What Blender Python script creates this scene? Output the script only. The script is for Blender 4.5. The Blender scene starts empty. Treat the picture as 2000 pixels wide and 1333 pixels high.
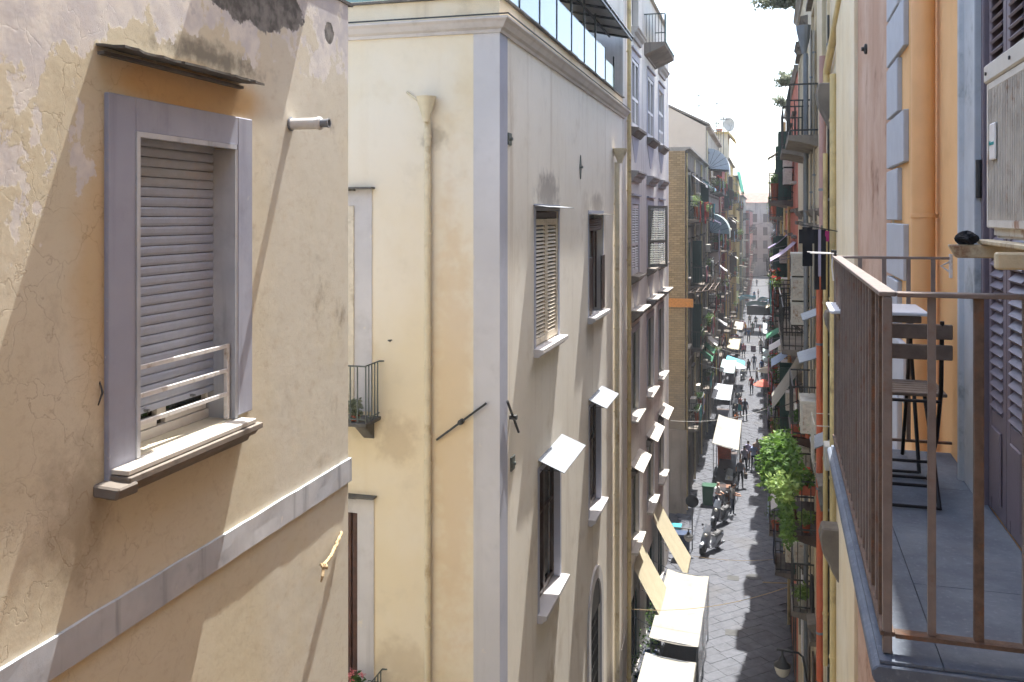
import bpy, bmesh, math, random
from mathutils import Matrix, Vector
R = math.radians
random.seed(7)
SC = bpy.context.scene
COL = SC.collection
# ---------------------------------------------------------------- camera
F, HZ, VPX, CAMH = 1780.0, 422.0, 1492.0, 15.6      # photo focal length, horizon and street vanishing point in pixels
TH = math.atan((VPX - 1000.0) / F)
cam_d = bpy.data.cameras.new('camera')
cam = bpy.data.objects.new('camera', cam_d)
COL.objects.link(cam)
cam.location = (0, 0, CAMH)
cam.rotation_euler = (R(90), 0, TH)
cam_d.sensor_width = 36.0
cam_d.lens = 36.0 * F / 2000.0
cam_d.shift_y = -(666.5 - HZ) / 2000.0
cam_d.clip_start = 0.05
cam_d.clip_end = 3000
SC.camera = cam
# ---------------------------------------------------------------- sky, sun, exposure
SUN = Vector((0.064, 0.42, 1.0)).normalized()
w = bpy.data.worlds.new('World')
SC.world = w
w.use_nodes = True
wn = w.node_tree
sky = wn.nodes.new('ShaderNodeTexSky')
sky.sky_type = 'NISHITA'
sky.sun_disc = False
sky.sun_elevation = math.asin(SUN.z)
sky.sun_rotation = math.atan2(SUN.x, SUN.y)
sky.air_density = 1.0
sky.dust_density = 2.4
sky.ozone_density = 0.2
wn.nodes['Background'].inputs['Strength'].default_value = 0.13
wn.links.new(sky.outputs[0], wn.nodes['Background'].inputs['Color'])
sun_d = bpy.data.lights.new('sun', 'SUN')
sun_d.energy = 3.7
sun_d.angle = R(0.5)
sun_d.color = (1.0, 0.975, 0.94)
sun = bpy.data.objects.new('sun', sun_d)
COL.objects.link(sun)
sun.location = (5, 20, 60)
sun.rotation_euler = SUN.to_track_quat('Z', 'Y').to_euler()
vs = SC.view_settings
vs.view_transform = 'Standard'
vs.look = 'None'
vs.exposure = 1.9
vs.gamma = 1.0
vs.use_curve_mapping = False
SC.cycles.max_bounces = 6
SC.cycles.diffuse_bounces = 4
SC.cycles.glossy_bounces = 3
SC.cycles.transparent_max_bounces = 12
SC.cycles.caustics_reflective = False
SC.cycles.caustics_refractive = False
SC.cycles.use_denoising = True
SC.cycles.use_adaptive_sampling = True
SC.cycles.adaptive_threshold = 0.04

# ---------------------------------------------------------------- geometry helpers
def ray(px, py):
    r = Vector((math.cos(TH), math.sin(TH), 0)); f = Vector((-math.sin(TH), math.cos(TH), 0))
    return f + r * ((px - 1000.0) / F) + Vector((0, 0, 1)) * ((HZ - py) / F)
def on_ground(px, py, z=0.0):
    d = ray(px, py); k = (z - CAMH) / d.z
    return Vector((0, 0, CAMH)) + d * k
def at_y(px, py, y):
    d = ray(px, py); return Vector((0, 0, CAMH)) + d * (y / d.y)
def at_x(px, py, x):
    d = ray(px, py); return Vector((0, 0, CAMH)) + d * (x / d.x)
def frame(x, y, z=0.0, deg=0.0):
    return Matrix.Translation((x, y, z)) @ Matrix.Rotation(R(deg), 4, 'Z')
class Facade:
    """local x runs to the right as one faces the wall, local y goes into the wall, z is up"""
    def __init__(self, x, y, deg):
        self.M = frame(x, y, 0, deg); self.I = self.M.inverted()
    def at(self, px, py, out=0.0):
        o = self.I @ Vector((0, 0, CAMH)); d = self.I.to_3x3() @ ray(px, py)
        p = o + d * ((-out - o.y) / d.y)
        return p.x, p.z
class MB:
    def __init__(self): self.v = []; self.f = []; self.m = []; self.mi = 0
    def add(self, vs, fs):
        b = len(self.v); self.v += [tuple(p) for p in vs]
        for f in fs: self.f.append([b + i for i in f]); self.m.append(self.mi)
        return self
    def quad(self, *p): return self.add(p, [range(len(p))])
    def box(self, x0, x1, y0, y1, z0, z1):
        if x0 > x1: x0, x1 = x1, x0
        if y0 > y1: y0, y1 = y1, y0
        if z0 > z1: z0, z1 = z1, z0
        return self.add([(x0,y0,z0),(x1,y0,z0),(x1,y1,z0),(x0,y1,z0),(x0,y0,z1),(x1,y0,z1),(x1,y1,z1),(x0,y1,z1)],
                        [(3,2,1,0),(4,5,6,7),(0,1,5,4),(1,2,6,5),(2,3,7,6),(3,0,4,7)])
    def hexa(self, p):          # 8 points, bottom four then top four
        return self.add(p, [(3,2,1,0),(4,5,6,7),(0,1,5,4),(1,2,6,5),(2,3,7,6),(3,0,4,7)])
    def prism(self, poly, axis, a, b):      # poly in the two other axes, in order
        def mk(p, t):
            return (t, p[0], p[1]) if axis == 'x' else (p[0], t, p[1]) if axis == 'y' else (p[0], p[1], t)
        n = len(poly)
        vs = [mk(p, a) for p in poly] + [mk(p, b) for p in poly]
        fs = [list(range(n))[::-1], list(range(n, 2*n))] + [(i, (i+1) % n, n+(i+1) % n, n+i) for i in range(n)]
        return self.add(vs, fs)
    def tube(self, pts, r, n=8, caps=True):
        pts = [Vector(p) for p in pts]; rs = r if isinstance(r, (list, tuple)) else [r]*len(pts)
        rings = []; prev = None
        for i, p in enumerate(pts):
            t = (pts[min(i+1, len(pts)-1)] - pts[max(i-1, 0)])
            t = t.normalized() if t.length > 1e-9 else Vector((0,0,1))
            if prev is None:
                a = Vector((0,0,1)) if abs(t.z) < 0.9 else Vector((1,0,0))
                u = t.cross(a).normalized()
            else:
                u = (prev - t*prev.dot(t)); u = u.normalized() if u.length > 1e-6 else t.orthogonal().normalized()
            prev = u; vv = t.cross(u)
            rings.append([p + (u*math.cos(2*math.pi*k/n) + vv*math.sin(2*math.pi*k/n))*rs[i] for k in range(n)])
        vs = [q for g in rings for q in g]; fs = []
        for i in range(len(rings)-1):
            for k in range(n):
                fs.append((i*n+k, i*n+(k+1) % n, (i+1)*n+(k+1) % n, (i+1)*n+k))
        if caps: fs += [list(range(n))[::-1], [(len(rings)-1)*n+k for k in range(n)]]
        return self.add(vs, fs)
    def bar(self, p, q, wd, ht, up=(0,0,1)):
        p, q, up = Vector(p), Vector(q), Vector(up); t = (q-p).normalized()
        s = t.cross(up); s = s.normalized() if s.length > 1e-6 else t.orthogonal().normalized()
        u = s.cross(t); a = s*wd/2; b = u*ht/2
        return self.hexa([p-a-b, p+a-b, q+a-b, q-a-b, p-a+b, p+a+b, q+a+b, q-a+b])
    def lathe(self, prof, c=(0,0,0), n=16, axis='z', caps=True):
        c = Vector(c); vs = []
        for r, h in prof:
            for k in range(n):
                a = 2*math.pi*k/n; x, y = r*math.cos(a), r*math.sin(a)
                vs.append(c + Vector((x, y, h) if axis == 'z' else (h, x, y) if axis == 'x' else (y, h, x)))
        fs = [(i*n+k, i*n+(k+1) % n, (i+1)*n+(k+1) % n, (i+1)*n+k) for i in range(len(prof)-1) for k in range(n)]
        if caps: fs += [list(range(n))[::-1], [(len(prof)-1)*n+k for k in range(n)]]
        return self.add(vs, fs)
    def grid(self, fn, nu, nv):
        vs = [fn(i/nu, j/nv) for j in range(nv+1) for i in range(nu+1)]
        return self.add(vs, [(j*(nu+1)+i, j*(nu+1)+i+1, (j+1)*(nu+1)+i+1, (j+1)*(nu+1)+i) for j in range(nv) for i in range(nu)])
    def slab(self, fn, nu, nv, th):         # a sheet with thickness th (a vector)
        th = Vector(th); n = (nu+1)*(nv+1)
        vs = [Vector(fn(i/nu, j/nv)) for j in range(nv+1) for i in range(nu+1)]
        fs = [(j*(nu+1)+i, j*(nu+1)+i+1, (j+1)*(nu+1)+i+1, (j+1)*(nu+1)+i) for j in range(nv) for i in range(nu)]
        fs2 = [tuple(n+k for k in f)[::-1] for f in fs]; rim = []
        loop = [i for i in range(nu+1)] + [j*(nu+1)+nu for j in range(1, nv+1)] + [nv*(nu+1)+i for i in range(nu-1, -1, -1)] + [j*(nu+1) for j in range(nv-1, 0, -1)]
        for a, b in zip(loop, loop[1:]+loop[:1]): rim.append((b, a, n+a, n+b))
        return self.add(vs + [p + th for p in vs], fs + fs2 + rim)
    def data(self, name, mats, smooth=False, bevel=0.0, seg=1):
        me = bpy.data.meshes.new(name)
        me.from_pydata(self.v, [], self.f)
        for m in (mats if isinstance(mats, (list, tuple)) else [mats]): me.materials.append(m)
        me.polygons.foreach_set('material_index', self.m)
        bm = bmesh.new(); bm.from_mesh(me)
        bmesh.ops.recalc_face_normals(bm, faces=bm.faces[:])
        if bevel:
            es = [e for e in bm.edges if len(e.link_faces) == 2 and e.calc_face_angle(0) > 0.5]
            bmesh.ops.bevel(bm, geom=es, offset=bevel, segments=seg, affect='EDGES', clamp_overlap=True)
        bm.to_mesh(me); bm.free()
        if smooth:
            me.polygons.foreach_set('use_smooth', [True]*len(me.polygons))
            me.set_sharp_from_angle(angle=R(40))
        return me
WM = {}
def link(name, data, M, parent=None):
    o = bpy.data.objects.new(name, data); COL.objects.link(o)
    if parent is not None:
        o.parent = parent; o.matrix_parent_inverse = Matrix()
        o.matrix_local = WM[parent.name].inverted() @ M
    else: o.matrix_world = M
    WM[o.name] = M.copy()
    return o
def tag(o, label=None, cat=None, group=None, kind=None):
    if label: o['label'] = label
    if cat: o['category'] = cat
    if group: o['group'] = group
    if kind: o['kind'] = kind
    return o
def thing(name, label, cat, M=None, group=None):
    return tag(link(name, None, M if M is not None else Matrix()), label, cat, group)
def part(p, name, mb, mat, M=None, smooth=False, bevel=0.0, seg=1):
    return link(name, mb.data(name, mat, smooth, bevel, seg), M if M is not None else WM[p.name], p)
def piece(p, name, me, M): return link(name, me, M, p)
def solo(name, mb, mat, label, cat, M=None, group=None, smooth=False, bevel=0.0, kind=None):
    return tag(link(name, mb.data(name, mat, smooth, bevel), M if M is not None else Matrix()), label, cat, group, kind)
KIDS = {}
def dup(root, M, label=None, group=None):
    Mi = WM[root.name].inverted()
    def rec(o, par):
        c = o.copy(); COL.objects.link(c)
        NM = M @ Mi @ WM[o.name]
        if par is not None:
            c.parent = par; c.matrix_parent_inverse = Matrix(); c.matrix_local = WM[par.name].inverted() @ NM
        else: c.matrix_world = NM
        WM[c.name] = NM
        for ch in [x for x in list(o.children)]: rec(ch, c)
        return c
    c = rec(root, None)
    if label: c['label'] = label
    if group: c['group'] = group
    return c
def T(x, y, z): return Matrix.Translation((x, y, z))
def wall_holes(mb, u0, u1, z0, z1, holes, depth=0.25):
    """front sheet at y=0 with rectangular openings and their reveals"""
    us = sorted(set([u0, u1] + [c for h in holes for c in h[:2]])); zs = sorted(set([z0, z1] + [c for h in holes for c in h[2:4]]))
    us = [c for c in us if u0 <= c <= u1]; zs = [c for c in zs if z0 <= c <= z1]
    for a, b in zip(us, us[1:]):
        for c, d in zip(zs, zs[1:]):
            mu, mz = (a+b)/2, (c+d)/2
            if any(h[0] < mu < h[1] and h[2] < mz < h[3] for h in holes): continue
            mb.quad((a,0,c),(b,0,c),(b,0,d),(a,0,d))
    for h in holes:
        a, b, c, d = h[:4]; e = h[4] if len(h) > 4 else depth
        mb.quad((a,0,c),(a,e,c),(a,e,d),(a,0,d)); mb.quad((b,0,c),(b,0,d),(b,e,d),(b,e,c))
        mb.quad((a,0,d),(a,e,d),(b,e,d),(b,0,d)); mb.quad((a,0,c),(b,0,c),(b,e,c),(a,e,c))
    return mb
def shell(mb, u0, u1, z0, z1, depth, left=True, right=True, roof=True, back=True):
    if left: mb.quad((u0,0,z0),(u0,depth,z0),(u0,depth,z1),(u0,0,z1))
    if right: mb.quad((u1,0,z0),(u1,0,z1),(u1,depth,z1),(u1,depth,z0))
    if back: mb.quad((u0,depth,z0),(u1,depth,z0),(u1,depth,z1),(u0,depth,z1))
    if roof: mb.quad((u0,0,z1),(u0,depth,z1),(u1,depth,z1),(u1,0,z1))
    return mb
def frame_ring(mb, a, b, c, d, wdt, y0, y1, bottom=True):
    """a rectangular surround round the opening a..b, c..d"""
    mb.box(a-wdt, a, y0, y1, c - (wdt if bottom else 0), d+wdt); mb.box(b, b+wdt, y0, y1, c - (wdt if bottom else 0), d+wdt)
    mb.box(a, b, y0, y1, d, d+wdt)
    if bottom: mb.box(a, b, y0, y1, c-wdt, c)
    return mb
def leaves(m, c, rad, n, size, rnd, droop=0.0):
    c = Vector(c)
    for _ in range(n):
        d = Vector((rnd.gauss(0, 1), rnd.gauss(0, 1), rnd.gauss(0, 1))).normalized()*(rnd.random()**.45)
        p = c+Vector((d.x*rad[0], d.y*rad[1], d.z*rad[2]))
        t = Vector((rnd.gauss(0, 1), rnd.gauss(0, 1), rnd.gauss(0, .6)-droop)).normalized(); s_ = t.orthogonal().normalized(); s_ = (Matrix.Rotation(rnd.uniform(0, 6.28), 3, t) @ s_)
        L = size*rnd.uniform(.4, 1.45); w_ = L*.32; nn = t.cross(s_)*L*.12
        m.add([p, p+t*L*.5+s_*w_+nn, p+t*L, p+t*L*.5-s_*w_+nn], [(0, 1, 2, 3)])
    return m
# ---------------------------------------------------------------- materials
def lin(h):
    h = h.lstrip('#'); c = [int(h[i:i+2], 16)/255 for i in (0, 2, 4)]
    return tuple(x/12.92 if x <= 0.04045 else ((x+0.055)/1.055)**2.4 for x in c) + (1.0,)
def C(c): return lin(c) if isinstance(c, str) else (tuple(c) + (1.0,))[:4]
class NT:
    def __init__(self, name):
        self.mat = bpy.data.materials.new(name); self.mat.use_nodes = True
        self.t = self.mat.node_tree; self.b = self.t.nodes['Principled BSDF']
        self.geo = self.t.nodes.new('ShaderNodeNewGeometry')
    def n(self, ty, **kw):
        nd = self.t.nodes.new(ty)
        for k, v in kw.items(): setattr(nd, k, v)
        return nd
    def ln(self, a, b): self.t.links.new(a, b)
    def pos(self, sx=1, sy=1, sz=1, off=(0,0,0)):
        m = self.n('ShaderNodeMapping'); m.inputs['Scale'].default_value = (sx, sy, sz); m.inputs['Location'].default_value = off
        self.ln(self.geo.outputs['Position'], m.inputs['Vector']); return m.outputs[0]
    def noise(self, scale, detail=5, rough=0.6, vec=None, dist=0.0):
        nd = self.n('ShaderNodeTexNoise'); nd.inputs['Scale'].default_value = scale; nd.inputs['Detail'].default_value = detail
        nd.inputs['Roughness'].default_value = rough; nd.inputs['Distortion'].default_value = dist
        self.ln(vec if vec is not None else self.pos(), nd.inputs['Vector']); return nd.outputs[0]
    def ramp(self, fac, a, b, va=0.0, vb=1.0):
        nd = self.n('ShaderNodeMapRange'); nd.interpolation_type = 'SMOOTHSTEP'
        for k, v in zip((1, 2, 3, 4), (a, b, va, vb)): nd.inputs[k].default_value = v
        self.ln(fac, nd.inputs[0]); return nd.outputs[0]
    def math(self, op, a, b=None):
        nd = self.n('ShaderNodeMath', operation=op)
        for i, x in enumerate((a, b)):
            if x is None: continue
            if isinstance(x, (int, float)): nd.inputs[i].default_value = x
            else: self.ln(x, nd.inputs[i])
        return nd.outputs[0]
    def mix(self, fac, a, b, mode='MIX'):
        nd = self.n('ShaderNodeMix', data_type='RGBA', blend_type=mode)
        for i, x in ((0, fac), (6, a), (7, b)):
            if isinstance(x, (int, float)): nd.inputs[i].default_value = x
            elif isinstance(x, (tuple, str)): nd.inputs[i].default_value = C(x)
            else: self.ln(x, nd.inputs[i])
        return nd.outputs[2]
    def sep(self):
        nd = self.n('ShaderNodeSeparateXYZ'); self.ln(self.geo.outputs['Position'], nd.inputs[0]); return nd.outputs
    def bump(self, h, strength=0.3, dist=0.02, nrm=None):
        nd = self.n('ShaderNodeBump'); nd.inputs['Strength'].default_value = strength; nd.inputs['Distance'].default_value = dist
        self.ln(h, nd.inputs['Height'])
        if nrm is not None: self.ln(nrm, nd.inputs['Normal'])
        return nd.outputs[0]
    def out(self, col=None, rough=0.8, nrm=None, metal=0.0, spec=None):
        i = self.b.inputs
        if col is not None:
            if isinstance(col, (tuple, str)): i['Base Color'].default_value = C(col)
            else: self.ln(col, i['Base Color'])
        if isinstance(rough, (int, float)): i['Roughness'].default_value = rough
        else: self.ln(rough, i['Roughness'])
        i['Metallic'].default_value = metal
        if spec is not None: i['Specular IOR Level'].default_value = spec
        if nrm is not None: self.ln(nrm, i['Normal'])
        return self.mat
    def near(self, x, y, z, rx, ry, rz, wob=0.35, ns=6.0):
        """soft mask of a patch round a place, its edge broken up by noise"""
        m = self.n('ShaderNodeMapping'); m.inputs['Location'].default_value = (-x/rx, -y/ry, -z/rz); m.inputs['Scale'].default_value = (1/rx, 1/ry, 1/rz)
        self.ln(self.geo.outputs['Position'], m.inputs['Vector'])
        l = self.n('ShaderNodeVectorMath', operation='LENGTH'); self.ln(m.outputs[0], l.inputs[0])
        nz = self.noise(ns, 6, 0.65)
        return self.math('ADD', l.outputs[1], self.math('MULTIPLY', self.math('SUBTRACT', nz, 0.5), wob*4))
def plain(name, col, rough=0.6, metal=0.0, var=0.12, scale=9.0, bump=0.08, dirt=None):
    t = NT(name); nz = t.noise(scale, 4)
    c = t.mix(t.ramp(nz, 0.3, 0.7), tuple(x*(1-var) for x in C(col)[:3]), tuple(min(1, x*(1+var)) for x in C(col)[:3]))
    if dirt: c = t.mix(t.ramp(t.noise(scale*0.45, 6, 0.7), 0.52, 0.72), c, dirt)
    return t.out(c, rough, t.bump(t.noise(scale*6, 3), bump, 0.004) if bump else None, metal)
def plaster(name, col, col2=None, stain='#6b5f52', stain_amt=0.35, streak=0.35, bump=0.35, scale=1.0, patches=(), chips=None):
    t = NT(name)
    col2 = col2 or tuple(min(1, x*1.12) for x in C(col)[:3])
    c = t.mix(t.ramp(t.noise(0.55*scale, 4, 0.62), 0.35, 0.68), col, col2)
    fine = t.noise(3.1*scale, 5, 0.72)
    c = t.mix(t.math('MULTIPLY', t.ramp(fine, 0.5, 0.75), 0.25), c, tuple(x*0.72 for x in C(col)[:3]))
    if streak:
        sv = t.noise(1.0, 4, 0.65, t.pos(2.6*scale, 2.6*scale, 0.16*scale, (3, 1, 7)))
        c = t.mix(t.math('MULTIPLY', t.ramp(sv, 0.52, 0.78), streak), c, stain)
    c = t.mix(t.math('MULTIPLY', t.ramp(t.noise(0.9*scale, 5, 0.7, t.pos(1, 1, 1, (9, 4, 2))), 0.54, 0.76), stain_amt), c, stain)
    if chips: c = t.mix(t.math('MULTIPLY', t.ramp(t.noise(4.5, 8, 0.68, t.pos(1, 1, .7, (5, 2, 8))), 0.665, 0.68), .85), c, chips)
    for (p, r, pc, amt) in patches: c = t.mix(t.math('MULTIPLY', t.ramp(t.near(*p, *r, 0.38, 4.0), 1.0, 0.35), amt), c, pc)
    return t.out(c, 0.9, t.bump(t.noise(14*scale, 4, 0.7), bump*0.4, 0.006), spec=0.2)
def wall_a_mat():
    """sun-bleached, cracked and peeling ochre render"""
    t = NT('peeling_ochre_render'); P = t.sep(); Y, Z = P[1], P[2]
    c = t.mix(t.ramp(t.noise(0.5, 5, 0.6), 0.3, 0.7), '#c9c0a7', '#d1c9b5')
    # shelter under the ledge above the window kept its strong colour
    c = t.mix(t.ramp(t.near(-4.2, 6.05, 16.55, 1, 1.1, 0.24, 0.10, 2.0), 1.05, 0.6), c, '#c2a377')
    c = t.mix(t.ramp(t.near(-4.2, 5.0, 15.2, 1, 0.35, 1.0, 0.2, 2.0), 1.1, 0.4), c, '#c6b18e')
    # the right hand part washed out to grey buff
    wsh = t.math('MULTIPLY', t.ramp(Y, 6.8, 7.4), t.ramp(t.noise(1.1, 5), 0.2, 0.55))
    c = t.mix(t.math('MULTIPLY', wsh, 0.9), c, '#cac5b6')
    c = t.mix(t.math('MULTIPLY', t.ramp(t.noise(7.0, 8, 0.75, t.pos(1, 1, 1.8)), 0.5, 0.72), 0.28), c, '#a08a6a')
    # mould
    md = t.ramp(t.noise(1.7, 9, 0.72, t.pos(1, 1, 0.8, (2, 0, 5))), 0.56, 0.74)
    c = t.mix(t.math('MULTIPLY', md, t.math('ADD', 0.25, t.math('MULTIPLY', t.ramp(Y, 7.2, 8.6), 0.4))), c, '#6a5b49')
    c = t.mix(t.math('MULTIPLY', t.ramp(t.near(-4.2, 4.8, 13.7, 1, 0.45, 0.7, 0.55, 5.0), 1.1, 0.1), 0.42), c, '#6f5c46')
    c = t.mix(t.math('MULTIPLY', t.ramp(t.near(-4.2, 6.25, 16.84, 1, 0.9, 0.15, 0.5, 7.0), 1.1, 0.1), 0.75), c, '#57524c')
    # cracks
    def crack(sc, wd, ds, seed):
        v = t.n('ShaderNodeTexVoronoi', feature='DISTANCE_TO_EDGE'); v.inputs['Scale'].default_value = sc
        dv = t.n('ShaderNodeVectorMath', operation='MULTIPLY_ADD'); nz = t.n('ShaderNodeTexNoise'); nz.inputs['Scale'].default_value = 4.0; nz.inputs['Detail'].default_value = 6
        t.ln(t.pos(), nz.inputs['Vector']); t.ln(nz.outputs[1], dv.inputs[0]); dv.inputs[1].default_value = (ds, ds, ds); t.ln(t.pos(1, 1, 0.8, (seed, seed, 0)), dv.inputs[2])
        t.ln(dv.outputs[0], v.inputs['Vector']); return t.ramp(v.outputs[0], 0.0, wd, 1.0, 0.0)
    ck = t.math('MULTIPLY', crack(2.6, 0.014, 0.45, 0.0), t.math('MULTIPLY', t.ramp(Y, 6.4, 5.0, 0.05, 1.0), t.ramp(t.noise(0.9, 3), 0.36, 0.5)))
    ck2 = t.math('MULTIPLY', crack(5.0, 0.02, 0.6, 3.0), t.math('MULTIPLY', t.ramp(t.noise(1.3, 4), 0.47, 0.6), 0.6))
    ck = t.math('MAXIMUM', ck, ck2)
    c = t.mix(t.math('MULTIPLY', ck, 0.32), c, '#7a6248')
    # limewash showing where the paint flaked off: the top and the far left
    edge = t.noise(1.9, 10, 0.64, t.pos(1, 1, 0.85, (1, 3, 0)))
    up = t.math('ADD', t.ramp(Z, 16.5, 17.15, -0.16, 0.17), t.math('MULTIPLY', t.ramp(Y, 5.5, 4.7, -0.02, 0.27), t.ramp(Z, 14.6, 15.8, 0.0, 1.0)))
    fl = t.math('ADD', edge, up)
    flake = t.ramp(fl, 0.595, 0.615)
    c = t.mix(flake, c, t.mix(t.ramp(t.noise(5, 5), 0.35, 0.65), '#c6c2c0', '#dad5cc'))
    flake2 = t.ramp(t.math('ADD', edge, t.ramp(Z, 16.7, 17.5, -0.18, 0.12)), 0.60, 0.615)
    c = t.mix(t.math('MULTIPLY', flake2, 0.35), c, '#9a979f')
    # bare cement where the render fell away
    bare = t.ramp(t.near(-4.2, 6.85, 17.52, 1, 0.85, 0.33, 0.26, 4.0), 1.0, 0.93)
    bare2 = t.ramp(t.near(-4.2, 8.3, 17.43, 1, 0.10, 0.12, 0.3, 6.0), 1.0, 0.9)
    bare = t.math('MAXIMUM', bare, bare2)
    c = t.mix(bare, c, t.mix(t.ramp(t.noise(9, 6), 0.35, 0.65), '#5d5b58', '#85827d'))
    rim = t.math('MULTIPLY', t.ramp(t.near(-4.2, 6.85, 17.52, 1, 0.85, 0.33, 0.26, 4.0), 1.06, 0.98), t.math('SUBTRACT', 1.0, bare))
    h = t.math('SUBTRACT', t.math('MULTIPLY', t.noise(3.2, 6, 0.62), 0.6), t.math('MULTIPLY', flake, 0.10))
    h = t.math('SUBTRACT', h, t.math('MULTIPLY', bare, 0.45))
    h = t.math('SUBTRACT', h, t.math('MULTIPLY', ck, 0.10))
    nr = t.bump(h, 0.35, 0.022)
    nr = t.bump(t.noise(34, 7, 0.68), 0.2, 0.002, nr)
    return t.out(c, 0.92, nr, spec=0.15)
M = {}
M['wall_a'] = wall_a_mat()
M['band_a'] = plaster('weathered_lilac_band', '#a9acb2', '#c4c6c8', '#66686e', 0.6, 0.9, 0.35, 1.6, (), '#d0ccc4')
M['lilac'] = plaster('lilac_grey_trim', '#999cab', '#a7aab6', '#6a6d79', 0.4, 0.45, 0.2, 1.2, (), '#c6c2bd')
M['lilac_b'] = plaster('pale_lilac_paint', '#c4c0be', '#cecac8', '#98928f', 0.35, 0.4, 0.12, 1.0, (), '#d6cdbd')
M['violet_b'] = plaster('violet_grey_paint', '#a9abb8', '#b5b7c3', '#86868f', 0.2, 0.2, 0.12, 0.8)
M['yellow_b'] = plaster('warm_cream_yellow_paint', '#e2d3b4', '#e6dbc6', '#cfb68a', 0.35, 0.2, 0.10, 0.6, [((-6.0, 14.4, 11.8), (.5, 1, .6), '#b39d7c', .45), ((-5.9, 14.4, 8.0), (.6, 1, .6), '#b39d7c', .4), ((-5.0, 14.4, 12.0), (.5, 1, 5.5), '#cda878', .35), ((-5.35, 14.4, 16.9), (.3, 1, .3), '#8f7f68', .5)])
M['beige_b'] = plaster('dusty_beige_paint', '#e6dfd1', '#eae4d8', '#b5a58e', 0.45, 0.5, 0.16, 0.8, [((-4.2, 17.9, 16.05), (1, 1.3, .55), '#8a817b', .75), ((-4.2, 23.6, 15.9), (1, 1.2, .4), '#958a80', .6), ((-4.2, 18.2, 8.7), (1, .9, .5), '#8f8474', .5), ((-4.2, 22.5, 12.6), (1, .8, .6), '#8f8474', .35), ((-4.2, 18.0, 5.6), (1, .8, 1.2), '#a28a5e', .5)])
M['cornice_b'] = plaster('cornice_paint', '#c2bbb6', '#cfc8c2', '#7d746c', 0.3, 0.3, 0.15, 1.0)
M['cream_par'] = plaster('parapet_cream', '#dcc9a6', '#e3d5ba', '#9c8a6c', 0.3, 0.45, 0.15, 1.0)
M['wall_c'] = plaster('lilac_grey_render', '#cec9c2', '#d6d2cb', '#8e877e', 0.5, 0.6, 0.25, 0.7)
M['violet_c'] = plaster('violet_window_paint', '#abaab2', '#b7b5bb', '#75748a', 0.3, 0.3, 0.15, 1.0)
M['stone'] = plaster('grey_lava_stone', '#6d665e', '#857d73', '#39342f', 0.6, 0.4, 0.6, 2.5)
M['marble'] = plaster('white_marble', '#b3ada3', '#c2bcb2', '#a29a90', 0.3, 0.2, 0.08, 3.0)
M['slate'] = plaster('slate_slab', '#5a5752', '#7a766e', '#2f2c29', 0.6, 0.2, 0.7, 3.0)
M['concrete'] = plaster('roof_concrete', '#8d8880', '#a29c92', '#5b5650', 0.5, 0.3, 0.4, 1.0)
M['white_pvc'] = plain('white_plastic_frame', '#d9d6d0', 0.4, var=0.04, bump=0.02)
M['shutter'] = plain('lilac_grey_slat', '#a2a9b8', 0.45, var=0.05, scale=14, bump=0.02, dirt=lin('#a3a4ad')[:3])
M['white_paint'] = plain('chipped_white_paint', '#cfccc8', 0.5, var=0.06, scale=20, bump=0.1, dirt=lin('#9a8a78')[:3])
M['cream_wood'] = plain('cream_painted_wood', '#d6cab4', 0.6, var=0.06, scale=12, bump=0.06, dirt=lin('#b3a48a')[:3])
M['dark_wood'] = plain('dark_brown_wood', '#3b2a20', 0.55, var=0.25, scale=14, bump=0.15)
M['brown_wood'] = plain('reddish_brown_wood', '#4d2f22', 0.55, var=0.25, scale=8, bump=0.12)
M['iron'] = plain('dark_iron', '#3a3a38', 0.6, metal=0.3, var=0.2, bump=0.2)
M['iron_green'] = plain('grey_green_iron', '#5c625c', 0.6, metal=0.2, var=0.15, bump=0.2)
M['zinc'] = plain('zinc_sheet', '#7d8185', 0.55, metal=0.25, var=0.08, scale=6, bump=0.1)
M['dark_steel'] = plain('dark_steel_post', '#2f3336', 0.4, metal=0.6, var=0.1, bump=0.05)
M['pipe_cream'] = plain('cream_drainpipe_paint', '#d4c6a6', 0.55, var=0.07, scale=4, bump=0.05, dirt=lin('#a8916b')[:3])
M['pipe_yellow'] = plain('yellow_drainpipe_paint', '#c8b27e', 0.55, var=0.08, scale=4, bump=0.05, dirt=lin('#94805a')[:3])
M['dark'] = plain('unlit_room', '#17171a', 0.8, var=0.2, bump=0)
def glass_mat(name, col, rough=0.04, alpha=1.0):
    t = NT(name); i = t.b.inputs
    i['Base Color'].default_value = C(col); i['Roughness'].default_value = rough; i['Specular IOR Level'].default_value = 0.9
    i['Alpha'].default_value = alpha; return t.mat
M['glass'] = glass_mat('window_glass', '#1b2023')
M['glass_blue'] = glass_mat('blue_balustrade_glass', '#9fb4c2', 0.03, 0.85)
M['glass_green'] = glass_mat('green_balustrade_glass', '#7fa39b', 0.06, 0.85)
M['glass_blue'].node_tree.nodes['Principled BSDF'].inputs['Metallic'].default_value = 0.25
# ---------------------------------------------------------------- ground
GX0, GX1 = -4.2, 1.0        # the street runs along +Y between these walls
def ground():
    mb = MB()
    mb.quad((-60, -40, -0.15), (60, -40, -0.15), (60, 320, -0.15), (-60, 320, -0.15))
    o = solo('ground', mb, M['ground'], None, None); o['kind'] = 'structure'
M['ground'] = plaster('dark_city_ground', '#58565a', '#656266', '#3a383a', 0.4, 0.0, 0.3, 0.5)
ground()
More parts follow.
